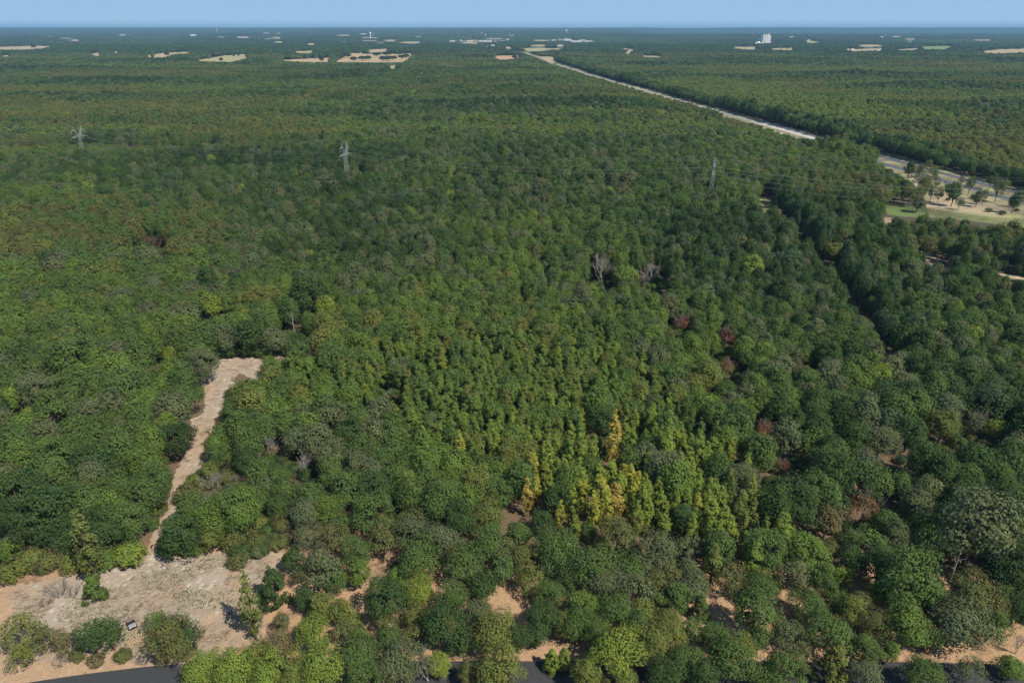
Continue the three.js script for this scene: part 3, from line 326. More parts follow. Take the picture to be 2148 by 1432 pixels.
  [518, 1108, 44, 'shrub', 'olive', ''], [546, 1096, 46, 'shrub', 'moss', ''], [578, 1142, 38, 'shrub', 'olive', ''], [588, 1100, 44, 'sparse', 'olive', ''], [318, 1096, 34, 'shrub', 'mid', ''], [330, 1068, 34, 'shrub', 'moss', ''],
  [1750, 520, 44, 'round', 'moss', 'yellowish round tree right of the grassy corridor'],
  [478, 735, 44, 'shrub', 'dark', ''], [516, 733, 44, 'shrub', 'dark', ''], [556, 733, 44, 'shrub', 'mid', ''], [594, 732, 40, 'shrub', 'dark', ''], [470, 705, 62, 'round', 'grey', ''], [522, 700, 66, 'round', 'dark', ''], [572, 704, 60, 'round', 'grey', ''], [626, 716, 50, 'round', 'dark', ''],
  [466, 905, 54, 'round', 'mid', ''], [482, 858, 54, 'round', 'mid', ''], [504, 816, 48, 'round', 'moss', ''], [460, 950, 56, 'round', 'mid', ''], [440, 984, 44, 'round', 'moss', ''], [566, 792, 62, 'round', 'moss', ''], [564, 764, 42, 'round', 'bright', ''], [406, 1010, 40, 'shrub', 'moss', ''], [512, 880, 60, 'round', 'dark', ''], [520, 930, 66, 'spread', 'mid', ''],
];
{ const R = rng(606); for (let u = 1872; u < 2150; u += 21) { PICK.push([u, 474 + (u - 1872) * .03 + 10 * R(), 32 + 14 * R(), R() < .5 ? 'shrub' : 'round', ['dark', 'grey', 'mid', 'olive'][Math.floor(R() * 4)], '']); PICK.push([u + 8, 500 + 16 * R(), 34 + 14 * R(), R() < .4 ? 'shrub' : 'round', ['dark', 'grey', 'mid', 'olive'][Math.floor(R() * 4)], '']); }
  for (const [u, v] of [[1898, 392], [1912, 404], [1975, 408], [1990, 418], [2020, 424], [2076, 440], [2105, 446], [2135, 440], [2000, 398], [2045, 412], [2130, 418], [1950, 392]]) PICK.push([u, v, 9 + 6 * R(), 'shrub', R() < .5 ? 'olive' : 'mid', '']);
  for (const [u, v, w] of [[700, 1210, 50], [722, 1330, 56], [790, 1290, 40], [870, 1290, 50], [1000, 1280, 60], [1085, 1330, 60], [1160, 1240, 60], [1180, 1300, 50], [1250, 1320, 60], [1340, 1320, 60], [1380, 1225, 56], [1400, 1300, 60], [1420, 1340, 50], [1500, 1330, 60], [1560, 1340, 56], [1650, 1320, 60], [1670, 1200, 60], [1720, 1200, 60], [1760, 1260, 50], [1820, 1350, 60], [1960, 1340, 50], [2080, 1310, 56], [2110, 1250, 60], [1950, 1250, 80], [1850, 1180, 70], [860, 1340, 50], [640, 1205, 44], [1110, 1215, 56], [1055, 1150, 60]]) PICK.push([u, v, w * 1.15, ['round', 'spread', 'sparse', 'round'][Math.floor(R() * 4)], ['mid', 'moss', 'grey', 'dark', 'mid', 'olive'][Math.floor(R() * 6)], '']); }
const trees = [];   // {x, f, r, sy, kind, tone, label, pick}
for (const [u, v, w, kind, tone, label] of PICK) {
  let r = 4, p; for (let k = 0; k < 6; k++) { p = at(u, v, H[kind] * r); const dep = project(p[0], H[kind] * r, p[1])[2]; r = w / 2 * dep / 1432 * (kind === 'column' ? 1.2 : kind === 'round' ? 1.0 : 1.04); }
  trees.push({ x: p[0], f: p[1], r, kind, tone, label, pick: true, u, v, w });
}
// trees that stand free on the grass by the highway: foot of the trunk, height of the tree, width
const FREE = [[1904, 374, 34, 24], [1912, 374, 30, 20], [1955, 385, 36, 26], [1928, 372, 28, 20], [1951, 424, 38, 22], [1967, 426, 40, 20], [1995, 433, 50, 32], [2014, 394, 30, 14], [2031, 408, 42, 24], [2047, 434, 34, 20], [2060, 430, 36, 22], [2087, 424, 54, 30], [2122, 449, 50, 24], [1930, 425, 46, 26], [1918, 432, 44, 26], [1976, 352, 22, 16], [2075, 398, 36, 24], [2100, 412, 36, 22], [1985, 412, 30, 20], [2010, 440, 30, 20], [2135, 436, 40, 24], [1940, 402, 34, 26], [1962, 400, 30, 20], [1925, 400, 40, 28], [1892, 420, 44, 34], [1905, 434, 46, 34], [1880, 404, 40, 30], [1922, 446, 36, 30], [1870, 420, 44, 32], [1944, 362, 30, 18]];
FREE.forEach(([u, v, h, w], k) => { const [x, f] = at(u, v), dep = project(x, 0, f)[2], r = w / 2 * dep / 1432 * .95; trees.push({ x, f, r, sy: h * dep / 1432 / .95 / r / 2.5, kind: k % 3 ? 'sparse' : 'round', tone: ['dark', 'olive', 'mid', 'grey'][k % 4], free: true, pick: true, u, v: v - h / 2, w, label: '' }); });

// ---------------------------------------------------------------- trees: the rest of the woods
const YOUNG = [[560, 775], [640, 760], [900, 720], [1230, 690], [1330, 740], [1420, 830], [1480, 900], [1560, 980], [1640, 1060], [1668, 1150], [1600, 1185], [1480, 1190], [1420, 1120], [1300, 1060], [1100, 1010], [950, 960], [800, 880], [640, 820]];
const SCRUB = [[1880, 455], [2000, 465], [2250, 490], [2250, 600], [2000, 580], [1900, 530]];
{ const R = rng(818); for (const t of trees.filter((t) => ['bare', 'leafless', 'snag', 'twiggy'].includes(t.kind) && t.f > 120 && t.v < 1150)) for (let k = 0; k < 6; k++) { const an = R() * 6.28, q = 1.5 + 5 * R(), r = 1.7 + 1.3 * R(), x = t.x + Math.cos(an) * q, f = t.f + Math.sin(an) * q - 1, [u, v] = project(x, r, f); trees.push({ x, f, r, sy: 1.1, kind: 'shrub', tone: ['olive', 'mid', 'grey', 'dark'][k % 4], u, v, w: 10, label: '' }); } }
const grid = new Map(), cell = 8, gkey = (x, f) => Math.floor(x / cell) + ',' + Math.floor(f / cell);
const addGrid = (t) => { const k = gkey(t.x, t.f); (grid.get(k) ?? grid.set(k, []).get(k)).push(t); };
trees.forEach(addGrid);
function crowded(x, f, r, k) { const n = Math.ceil(14 / cell), gi = Math.floor(x / cell), gj = Math.floor(f / cell); for (let i = -n; i <= n; i++) for (let j = -n; j <= n; j++) for (const t of grid.get((gi + i) + ',' + (gj + j)) ?? []) { const d = Math.hypot(t.x - x, t.f - f); if (d < (t.r + r) * k * (t.pick ? 1.12 : 1)) return true; } return false; }
const openBoxes = [...OPEN, CLEARING, TRACK].map((p) => [Math.min(...p.map((q) => q[0])), Math.max(...p.map((q) => q[0])), Math.min(...p.map((q) => q[1])), Math.max(...p.map((q) => q[1])), p]);
const inOpen = (u, v) => { if (v < 150) { u += (vnoise(u / 6, v / 3) - .5) * 12; v += (vnoise(u / 5 + 40, v / 2) - .5) * 3.2; } return openBoxes.some(([a, b, c, d, p]) => u >= a && u <= b && v >= c && v <= d && inPoly(p, u, v)); };
const hwyX = (f) => { let k = 0; while (k < HWY.length - 2 && f > HWY[k + 1][1]) k++; const [x0, f0] = HWY[k], [x1, f1] = HWY[k + 1]; return lerp(x0, x1, (f - f0) / (f1 - f0)); };
const corrX = (f) => { let k = 0; while (k < corridor.length - 2 && f > corridor[k + 1][1]) k++; const [x0, f0] = corridor[k], [x1, f1] = corridor[k + 1]; return lerp(x0, x1, (f - f0) / (f1 - f0)); };
const LINE_PTS = [[676, 322], [406, 403], [138, 473], [-131, 548], [-396, 645], [-664, 745]];
const KEEP = trees.filter((t) => t.label && !t.free && (t.v < 1000 || ['leafless', 'bare', 'snag'].includes(t.kind)) && t.kind !== 'column').map((t) => { const w = t.w * .42, g = t.kind === 'snag' ? 1.5 : .8; return { f: t.f, p: [[t.u - w, t.v - w * g], [t.u + w, t.v - w * g], [t.u + w, t.v + w * g], [t.u - w, t.v + w * g]] }; });
function freeOfTrees(x, f, r, h) { // true where no tree stands
  if (f > 215 && f < 512 && Math.abs(x - corrX(f)) < 2.6 + r * .45) return true;
  for (let k = 0; k < LINE_PTS.length - 1; k++) { const [a, b] = LINE_PTS[k], [c, d] = LINE_PTS[k + 1]; if (x < a && x > c && Math.abs(f - lerp(b, d, (x - a) / (c - a))) < 8 + r * .5) return true; }
  if (f < 4100 && f > 200 && x > hwyX(f) - 17 - r * .35 && x < hwyX(f) + 21 + r * .4) return true;
  const g = hgt(x, f), s = project(x, g, f), m = project(x, g + h * .6, f), t = project(x, g + h * .98, f), w = r * .85 * 1432 / m[2];
  const q = [.12, .24, .36, .48, .7, .8, .9].map((k) => [lerp(s[0], t[0], k), lerp(s[1], t[1], k)]);
  for (const [u, v] of [s, t, m, ...q, ...(m[1] > 300 ? q.flatMap(([a, b]) => [[a - w * .6, b], [a + w * .6, b]]) : []), [m[0] - w * .72, m[1]], [m[0] + w * .72, m[1]], [t[0] - w * .5, t[1] + 1], [t[0] + w * .5, t[1] + 1]]) if (inOpen(u, v)) return true;
  return false;
}
function hidesPicked(x, f, r, h) { const g = hgt(x, f); return KEEP.some((k) => f < k.f && f > k.f - 40 && [0, .25, .5, .75, 1].some((y) => [-.6, 0, .6].some((d) => { const [u, v] = project(x + d * r, g + h * y, f); return u > k.p[0][0] && u < k.p[1][0] && v > k.p[0][1] && v < k.p[2][1]; }))); }
const R0 = rng(4242);
function toneFor(x, f, u, v, young) {
  const n = fbm(x / 55 + 3, f / 55, 3), big = fbm(x / 260 + 11, f / 260 + 3, 3), q = R0();
  if (young) { const core = Math.exp(-(((u - 1240) / 170) ** 2) - ((v - 1050) / 80) ** 2), yl = 1.25 * sstep(820, 980, v) * sstep(900, 1100, u) * (1 - sstep(1170, 1220, v)) + .25; if (q < .42 * core) return 'yellow'; if (q < .42 * core + .34 * yl) return 'yellowgreen'; if (q < .42 * core + .56 * yl) return 'lime'; return q < .75 ? 'bright' : q < .88 ? 'moss' : 'mid'; }
  const band = fbm(x / 420 + 31, f / (f > 700 ? 120 : 190) + 8, 2); let k = q * .36 + n * .58 + (band - .5) * (f > 700 ? .95 : .6) + .05;
  if (f > 480 && f < 3000 && x > hwyX(f) && x < hwyX(f) + 48) return q < .7 ? 'dark' : 'mid';
  if (f > 215 && f < 512 && x > corrX(f) && x < corrX(f) + 15) return q < .6 ? 'dark' : 'blue';
  if (f > 3300) return q < .3 ? 'mid' : q < .75 ? 'dark' : 'deep';
  if (u > 1620 && v > 540) k += .1 * R0() + .04;
  if (f > 880 && f < 1900 && x > hwyX(f) + 45 && x < hwyX(f) + 250 && big > .42) return q < .22 ? 'lime' : q < .55 ? 'moss' : 'bright';
  if (q < .004) return 'yellowgreen'; 
  if (big > .53 && f > 330) return k < .4 ? 'moss' : k < .6 ? 'olive' : k < .8 ? 'mid' : 'dark';
  return k < .27 ? 'moss' : k < .42 ? 'bright' : k < .58 ? 'mid' : k < .66 ? 'grey' : k < .82 ? 'dark' : k < .87 ? 'blue' : 'deep';
}
function scatter(f0, f1, s, rMin, rMax, list) {
  for (let f = f0; f < f1; f += s * .9) {
    const half = .78 * f + 90;
    for (let x = -half; x < half; x += s) {
      const px = x + (R0() - .5) * s * .95, pf = f + (R0() - .5) * s * .9, [u, v] = project(px, hgt(px, pf) + 6, pf);
      if (u < -140 || u > 2330 || v > 1560) continue;
      const young = v > 640 && v < 1230 && inPoly(YOUNG, u, v), scrub = inPoly(SCRUB, u, v);
      const age = fbm(px / 70, pf / 70, 3);
      let r, kind, sy;
      if (young && R0() < .6) { kind = 'column'; r = 1.35 + .85 * R0(); sy = (8.5 + 4 * R0()) / 7.2 / r; }
      else { r = lerp(rMin, rMax, clamp(Math.pow(R0(), 1.5) * .55 + (age - .3) * 1.1)); if (young) r *= .8; if (scrub) { r *= .7; if (R0() < .15) continue; } const q = R0(); kind = q < .62 ? 'round' : q < .9 ? 'spread' : 'sparse'; if (scrub && q > .4) kind = 'shrub'; sy = clamp((9.5 + 5.5 * age + 3.5 * R0()) / 2.4 / r, .62, 1.45); const strip = fbm(px / 420 + 31, pf / (pf > 700 ? 120 : 190) + 8, 2); sy *= clamp(1 + (strip - .5) * 1.3, .7, 1.4); if (px < hwyX(pf) && px > hwyX(pf) - 60 && ((pf > 560 && pf < 780) || (pf > 985 && pf < 1170))) sy *= 1.35; const off = px - hwyX(pf); if (pf > 705 && pf < 4000 && off < 0 && off > -72) { r = Math.min(r, 3.6); sy = (pf < 980 ? 5 : pf < 1180 ? 8.5 : 7) * (.8 + .4 * R0()) / 2.4 / r; } if (pf > 500 && pf < 3000 && off > 0 && off < 60) sy *= 1.3; const edge = pf > 215 && pf < 512 ? px - corrX(pf) : -1; if (edge > 0 && edge < 15) sy *= 1.25; }
      if (pf < 99) continue; if (pf < 134 && !young) { const q = R0(); if (q < .16) continue; if (q < .45) { kind = 'shrub'; r *= .5; } else r *= .75; }
      if (pf < 720 && hidesPicked(px, pf, r, kind === 'column' ? 7.5 * r * sy : 2.4 * r * sy)) { kind = 'shrub'; r = 1.6 + 1.2 * R0(); sy = 1.1; }
      const h = kind === 'column' ? 7.5 * r * sy : kind === 'shrub' ? 1.2 * r : 2.4 * r * sy;
      if (freeOfTrees(px, pf, r, h)) continue;
      if (f < 1300 && crowded(px, pf, r, young ? .6 : .57)) continue;
      const t = { x: px, f: pf, r, sy, kind, tone: kind === 'leafless' ? 'brown' : toneFor(px, pf, u, v, kind === 'column'), u, v, w: 2 * r * 1432 / project(px, h * .6, pf)[2], label: '' };
      if (f < 1300) addGrid(t); list.push(t);
    }
  }
}
scatter(84, 300, 2.9, 2.5, 7.4, trees);
scatter(300, 720, 4.4, 3, 8.4, trees);
const mids = []; scatter(720, 1300, 5.6, 3.6, 8.4, mids);
scatter(1300, 2100, 8.4, 4.6, 7.4, mids);
const fars = []; scatter(2100, 5200, 11.5, 5, 8.4, fars);

// which are things of their own: those that were picked, then the largest in view
const CAP = { broadleaf_tree: 298, slender_tree: 200, shrub: 60 };
const inView = (t) => t.u > 5 && t.u < 2143 && t.v < 1425;
const count = {}; const own = [], rest = [];
trees.sort((a, b) => (b.pick ? 1 : 0) - (a.pick ? 1 : 0) || b.w - a.w);
for (const t of trees) { const n = NAME[t.kind], c = count[n] ?? 0; if (t.pick || (inView(t) && c < (CAP[n] ?? 0))) { count[n] = c + 1; own.push(t); } else rest.push(t); }

const placeWords = (u, v) => {
  if (u > 1860 && v < 460) return 'on the grass beside the highway';
  if (v > 1335) return u < 620 ? 'by the road below the clearing' : u < 1120 ? 'along the road, bottom middle' : u < 1620 ? 'along the road, bottom right centre' : 'along the road, bottom right';
  if (v > 1190) return u < 620 ? 'around the clearing' : u < 1120 ? 'on the sandy strip right of the clearing' : u < 1620 ? 'on the sandy strip in the middle' : 'on the sandy strip near the snag';
  const c = u < 420 ? 'left of the dirt track' : u < 800 ? 'just right of the dirt track' : u < 1120 ? 'left of the yellow stand' : u < 1480 ? 'in and around the yellow stand' : u < 1780 ? 'right of the yellow stand' : 'near the right edge';
  return (v > 1080 ? 'front woods ' : v > 960 ? 'second woods belt ' : v > 830 ? 'third woods belt ' : v > 700 ? 'fourth woods belt ' : 'far woods ') + c;
};
const SHAPEW = { round: 'rounded tree', spread: 'spreading tree', sparse: 'thin-crowned tree', column: 'slender tree', conifer: 'pointed tree', shrub: 'bush', leafless: 'dying tree', bare: 'leafless tree', twiggy: 'leafless bush', snag: 'dead snag' };
const ORD = ['first', 'second', 'third', 'fourth', 'fifth', 'sixth', 'seventh', 'eighth', 'ninth', 'tenth', 'eleventh', 'twelfth', 'thirteenth', 'fourteenth', 'fifteenth', 'sixteenth', 'seventeenth', 'eighteenth', 'nineteenth', 'twentieth'];
{ // a label for each that has none yet: its look and place, and if others share these, its turn counted from the left
  const by = new Map();
  for (const t of own) if (!t.label) { const s = TONEW[t.tone] + ' ' + SHAPEW[t.kind], k = s + '|' + placeWords(t.u, t.v); (by.get(k) ?? by.set(k, []).get(k)).push(t); }
  for (const [k, l] of by) { const [s, p] = k.split('|'); l.sort((a, b) => a.u - b.u); l.forEach((t, i) => { t.label = l.length === 1 ? s + ', ' + p : (i === 0 ? 'leftmost' : i === l.length - 1 ? 'rightmost' : (ORD[i] ?? (i + 1) + 'th')) + ' ' + s + ', ' + p; }); }
}
const RT = rng(77), CATEGORY = { broadleaf_tree: 'tree', slender_tree: 'tree', conifer_tree: 'tree', shrub: 'bush', dead_tree: 'dead tree', bare_shrub: 'bush' };
const GROUPW = { broadleaf_tree: 'broadleaf trees of the woods', slender_tree: 'slender young trees', conifer_tree: 'pointed trees', shrub: 'bushes', dead_tree: 'dead trees', bare_shrub: 'leafless bushes' };
const barkFor = (t) => t.kind === 'bare' || t.kind === 'snag' ? (t.tone === 'tan' ? barkDark : barkPale) : t.kind === 'twiggy' ? (t.tone === 'grey' ? barkPale : t.tone === 'brown' ? barkBrown : barkGrey) : t.kind === 'leafless' ? barkGrey : barkDark;
for (const t of own) {
  const n = NAME[t.kind], P = PROTO[t.kind + (t.w > 66 && PROTO[t.kind + '_large'] ? '_large' : '')], [cg, tg] = P[Math.floor(RT() * P.length)];
  const o = thing(n, t.label, CATEGORY[n], t.x, 0, t.f, RT() * 6.28, GROUPW[n]);
  o.scale.set(t.r, t.r * (t.sy ?? (.92 + .2 * RT())), t.r);
  if (cg) mesh('crown', cg, LEAF[t.tone], o);
  mesh(cg ? 'trunk' : 'branches', tg, barkFor(t), o);
}

// the rest, as one mass: copies of lighter shapes, each with its own tint
const LOD = (cards, size, inner, lobes) => {
  const out = {}, mk = (seed, o, h, tr) => { const R = rng(seed), B = new Build(), l = crown(B, R, o); if (tr) { const brown = [1.1, .75, .9]; B.tube([0, -.1, 0], [0, h, 0], .07, .04, 5, brown); for (let k = 0; k < tr; k++) { const q = l[Math.floor(R() * l.length)]; B.tube([0, h * .7, 0], [q[0], q[1], q[2]], .03, .01, 3, brown); } } return B.done(); };
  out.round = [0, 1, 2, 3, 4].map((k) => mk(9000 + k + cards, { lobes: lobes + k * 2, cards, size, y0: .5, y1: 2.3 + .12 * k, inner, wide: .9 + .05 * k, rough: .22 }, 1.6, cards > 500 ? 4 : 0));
  out.spread = [0, 1, 2, 3].map((k) => mk(9100 + k + cards, { lobes: lobes + 4, cards, size, y0: .7, y1: 1.95 + .1 * k, inner, wide: .9 + .08 * k, loose: .25, rough: .28 }, 1.3, cards > 500 ? 5 : 0));
  out.sparse = [0, 1].map((k) => mk(9200 + k + cards, { lobes: Math.ceil(lobes * .6), cards: cards * .55, size, y0: .6, y1: 2.4, inner: inner * .4, loose: .5 }, 1.6, cards > 500 ? 9 : 0));
  out.column = [0, 1, 2].map((k) => mk(9300 + k + cards, { lobes: Math.ceil(lobes * .9), cards: cards * .55, size: size * 2, y0: 1, y1: 7.3 + .4 * k, inner: inner * .4, shape: 'column' }, 6, 0));
  out.shrub = [0, 1].map((k) => mk(9400 + k + cards, { lobes: Math.ceil(lobes * .7), cards: cards * .5, size: size * 1.15, y0: .1, y1: 1.2, inner: inner * .5, loose: .4 }, .5, 0));
  out.leafless = [0].map((k) => mk(9500 + k + cards, { lobes: Math.ceil(lobes * .6), cards: cards * .35, size, y0: .7, y1: 2.3, inner: 4, loose: .7 }, 1.6, cards > 500 ? 9 : 4));
  return out;
};
function mass(name, label, list, lod, hueAt) {
  const g = new THREE.Group(); g.name = numbered(name); scene.add(g); tag(g, label, 'woods', null, 'stuff');
  const R = rng(list.length), bins = new Map(), m4 = new THREE.Matrix4(), qq = new THREE.Quaternion(), up = new THREE.Vector3(0, 1, 0), col = new THREE.Color();
  for (const t of list) { const P = lod[t.kind] ?? lod.round, geo = P[Math.floor(R() * P.length)]; (bins.get(geo) ?? bins.set(geo, []).get(geo)).push(t); }
  for (const [geo, l] of bins) {
    const im = shadows(new THREE.InstancedMesh(geo, leafWhite, l.length)); im.name = 'crown_mass'; g.add(im);
    l.forEach((t, i) => {
      qq.setFromAxisAngle(up, R() * 6.28); im.setMatrixAt(i, m4.compose(new THREE.Vector3(t.x, hgt(t.x, t.f), -t.f), qq, new THREE.Vector3(t.r, t.r * (t.sy ?? 1), t.r)));
      const c = TONES[t.tone], b = .94 + .12 * R(), w = .96 + .08 * R(); im.setColorAt(i, col.setRGB(c[0] * b * w, c[1] * b, c[2] * b * (2 - w)));
    });
  }
  return g;
}
mass('woodland', 'closed green canopy of the near woods', rest, LOD(2600, .06, 110, 34));
mass('woodland', 'green canopy in the middle distance beyond the power line', mids, LOD(900, .11, 36, 24));
mass('distant_woodland', 'level bluish woods far away', fars, LOD(220, .22, 10, 16));
{ // farther still: whole groves per copy
  const groves = [0, 1, 2, 3].map((k) => { const R = rng(500 + k), B = new Build(); for (let i = 0; i < 15; i++) { const an = R() * 6.28, q = Math.sqrt(R()) * 33, x = Math.cos(an) * q, z = Math.sin(an) * q, r = 5 + 4 * R(), h = 8 + 6 * R(), t = .75 + .5 * R(); for (let j = 0; j < 20; j++) { const el = Math.asin(R()), a2 = R() * 6.28; B.leaf(x + Math.cos(a2) * Math.cos(el) * r, h * (.35 + .65 * Math.sin(el)), z + Math.sin(a2) * Math.cos(el) * r, Math.cos(a2) * Math.cos(el) + R() - .5, Math.sin(el) + .3, Math.sin(a2) * Math.cos(el) + R() - .5, 2.6 + 1.6 * R(), .7, R() * 6.28, [t, t, t]); } B.quad([x - r, 5, z - r], [x - r, 5, z + r], [x + r, 5, z + r], [x + r, 5, z - r], [.7, .7, .7]); } return B.done(); });
  const R = rng(99), spots = [[], [], [], []];
  for (let f = 5150; f < 24000;) { const s = 46 + Math.max(0, f - 5150) * .009; for (let x = -.8 * f; x < .8 * f; x += s) { const px = x + (R() - .5) * s, pf = f + (R() - .5) * s; let bad = false; const g = hgt(px, pf); for (const dx of [-32, 0, 32]) for (const y of [0, 5, 9, 13]) { const [u, v] = project(px + dx, g + y, pf); if (inOpen(u, v)) bad = true; } if (!bad) spots[Math.floor(R() * 4)].push([px, g, pf, 1 + Math.max(0, f - 9000) / 24000]); } f += s * .9; }
  const G = new THREE.Group(); G.name = numbered('distant_woodland'); scene.add(G); tag(G, 'hazy blue woods on the skyline', 'woods', null, 'stuff');
  const m4 = new THREE.Matrix4(), qq = new THREE.Quaternion(), up = new THREE.Vector3(0, 1, 0), col = new THREE.Color();
  groves.forEach((geo, k) => { const im = shadows(new THREE.InstancedMesh(geo, leafWhite, spots[k].length)); im.name = 'grove_mass'; G.add(im); spots[k].forEach(([x, y, f, s], i) => { qq.setFromAxisAngle(up, R() * 6.28); im.setMatrixAt(i, m4.compose(new THREE.Vector3(x, y, -f), qq, new THREE.Vector3(s, s * (.8 + .4 * R()), s))); const b = .5 + 1 * fbm(x / 700, f / 900, 3) * (.75 + .5 * R()); im.setColorAt(i, col.setRGB(.085 * b, .135 * b, .05 * b)); }); });
}
console.log('own', own.length, JSON.stringify(count), 'rest', rest.length, mids.length, fars.length);

// ---------------------------------------------------------------- power line
const steel = std(.36, .38, .38, .5, { metalness: .35 }), glassBrown = std(.3, .32, .32, .4);
const TOWERS = [[138, 473], [-131, 548], [-396, 645]], LINE = Math.atan2(645 - 473, -396 - 138), TURN = Math.atan2(.963, .27);   // crossarms stand across the line
function makeTower() {
  const t = thing('power_tower', '', 'power tower', 0, 0, 0, 0, 'lattice towers of the power line');
  const seg = (B, a, b, r = .05) => B.tube(a, b, r, r, 4, WHITE);
  const M = new Build(), hw = [[0, 3], [6, 2.2], [11, 1.6], [15.5, 1.2], [19, 1], [22, .9], [24.5, .9]];
  const corner = (y, w) => [[-w, y, -w], [w, y, -w], [w, y, w], [-w, y, w]];
  for (let k = 0; k < hw.length - 1; k++) { const a = corner(...hw[k]), b = corner(...hw[k + 1]); for (let j = 0; j < 4; j++) { const n = (j + 1) % 4; seg(M, a[j], b[j], .1); seg(M, a[j], b[n]); seg(M, a[n], b[j]); seg(M, b[j], b[n]); } }
  mesh('lattice_mast', M.done(), steel, t);
  for (const s of [-1, 1]) { // the two horns of the head
    const P = new Build(), q = [[24.5, .2, .95], [27.4, 2.1, .75], [30.2, 3.5, .6], [34, 4.3, .05]].map(([y, x, w]) => [[s * x - w * .7, y, -w], [s * x + w * .7, y, -w], [s * x + w * .7, y, w], [s * x - w * .7, y, w]]);
    for (let k = 0; k < 3; k++) for (let j = 0; j < 4; j++) { const n = (j + 1) % 4; seg(P, q[k][j], q[k + 1][j], .1); seg(P, q[k][j], q[k + 1][n]); seg(P, q[k + 1][j], q[k + 1][n]); }
    mesh('horn', P.done(), steel, t);
    for (const [y, x0, x1, h] of [[24.5, .95, 9.5, 1.5], [30.2, 3.5, 7.2, 1.1]]) {
      const A = new Build(), tip = [s * x1, y, 0], N = 3;
      for (const z of [-.8, .8]) { seg(A, [s * x0, y, z], tip, .09); seg(A, [s * x0, y + h, z], tip, .09); for (let k = 0; k < N; k++) { const u = k / N, v = (k + 1) / N, P0 = (w, top) => [s * lerp(x0, x1, w), y + (top ? h * (1 - w) : 0), z * (1 - w)]; seg(A, P0(u, 0), P0(u, 1)); seg(A, P0(u, 1), P0(v, 0)); } }
      mesh('crossarm', A.done(), steel, t);
      const I = new Build(); for (let k = 0; k < 9; k++) { I.tube([s * x1, y - .3 - k * .28, 0], [s * x1, y - .44 - k * .28, 0], .06, .2, 6, WHITE); I.tube([s * x1, y - .44 - k * .28, 0], [s * x1, y - .58 - k * .28, 0], .2, .06, 6, WHITE); } I.tube([s * x1, y, 0], [s * x1, y - .3, 0], .04, .04, 4, WHITE);
      mesh('insulator', I.done(), glassBrown, t);
      if (y < 25) { const J = new Build(); for (let k = 0; k < 9; k++) J.tube([s * (5.2 - k * .09), y - .2 - k * .26, 0], [s * (5.2 - k * .09 - .09), y - .46 - k * .26, 0], .12, .12, 5, WHITE); mesh('insulator', J.done(), glassBrown, t); }
    }
  }
  return t;
}
const tower0 = makeTower(), towerWords = ['steel lattice power tower seen end-on above the canopy, nearest of three', 'steel lattice power tower with two horns, middle of the three', 'steel lattice power tower with wide arms, farthest left of three'];
TOWERS.forEach(([x, f], k) => { const o = k ? tower0.clone() : tower0; if (k) { o.name = numbered('power_tower'); scene.add(o); } o.position.set(x, 0, -f); o.rotation.y = TURN; o.userData = { ...tower0.userData, label: towerWords[k] }; });
{
  const dx = Math.cos(TURN), dz = -Math.sin(TURN), along = [[676, 322], [406, 403], ...TOWERS, [-664, 745]], cableM = std(.3, .3, .3, .5, { metalness: .4 });
  const runs = [[-9.5, 21.9, 8, 'lower cable on the near arm tips'], [9.5, 21.9, 8, 'lower cable on the far arm tips'], [-7.2, 27.6, 7.5, 'upper cable on the near side'], [7.2, 27.6, 7.5, 'upper cable on the far side'], [-4.3, 34, 5, 'thin top wire on the near horns'], [4.3, 34, 5, 'thin top wire on the far horns']];
  runs.forEach(([off, y, sag, w]) => {
    const pts = []; along.forEach(([x, f], k) => { if (k === along.length - 1) return pts.push(new THREE.Vector3(x + dx * off, y, -f + dz * off)); const [x1, f1] = along[k + 1]; for (let j = 0; j < 16; j++) { const t = j / 16; pts.push(new THREE.Vector3(lerp(x, x1, t) + dx * off, y - sag * 4 * t * (1 - t), -lerp(f, f1, t) + dz * off)); } });
    const B = new Build(), r = y > 30 ? .025 : .055; for (let k = 0; k < pts.length - 1; k++) B.tube(pts[k].toArray(), pts[k + 1].toArray(), r, r, 5, WHITE);
    tag(mesh(numbered('power_cable'), B.done(), cableM, scene), w + ', strung between the steel towers', 'cable', 'cables of the power line');
  });
}

// ---------------------------------------------------------------- highway: bridge, sign, vehicles
const concrete = std(.55, .53, .48, .85, { map: grain(.3) });
{
  const b = thing('road_bridge', 'long pale concrete highway bridge with low parapets above the trees', 'bridge', 0, 0, 0);
  const pts = []; for (let f = 795; f <= 955; f += 16) pts.push([hwyX(f), f]);
  const wall = (o) => { const B = new Build(); for (let k = 0; k < pts.length - 1; k++) { const [x0, f0] = pts[k], [x1, f1] = pts[k + 1], w = .3, A = (x, f, y, d) => [x + o + d, y, -f]; B.quad(A(x0, f0, .1, -w), A(x0, f0, 1.5, -w), A(x1, f1, 1.5, -w), A(x1, f1, .1, -w), WHITE); B.quad(A(x0, f0, 1.5, -w), A(x0, f0, 1.5, w), A(x1, f1, 1.5, w), A(x1, f1, 1.5, -w), WHITE); B.quad(A(x0, f0, 1.5, w), A(x0, f0, .1, w), A(x1, f1, .1, w), A(x1, f1, 1.5, w), WHITE); } return B.done(); };
  const deck = (a, c) => { const B = new Build(); for (let k = 0; k < pts.length - 1; k++) { const [x0, f0] = pts[k], [x1, f1] = pts[k + 1]; B.quad([x0 + a, .13, -f0], [x0 + c, .13, -f0], [x1 + c, .13, -f1], [x1 + a, .13, -f1], WHITE); } return B.done(); };
  for (const o of [-17.2, 17.2]) mesh('parapet', wall(o), concrete, b);
  mesh('deck', deck(-16.9, -5.1), concrete, b); mesh('deck', deck(5.1, 16.9), concrete, b);
}
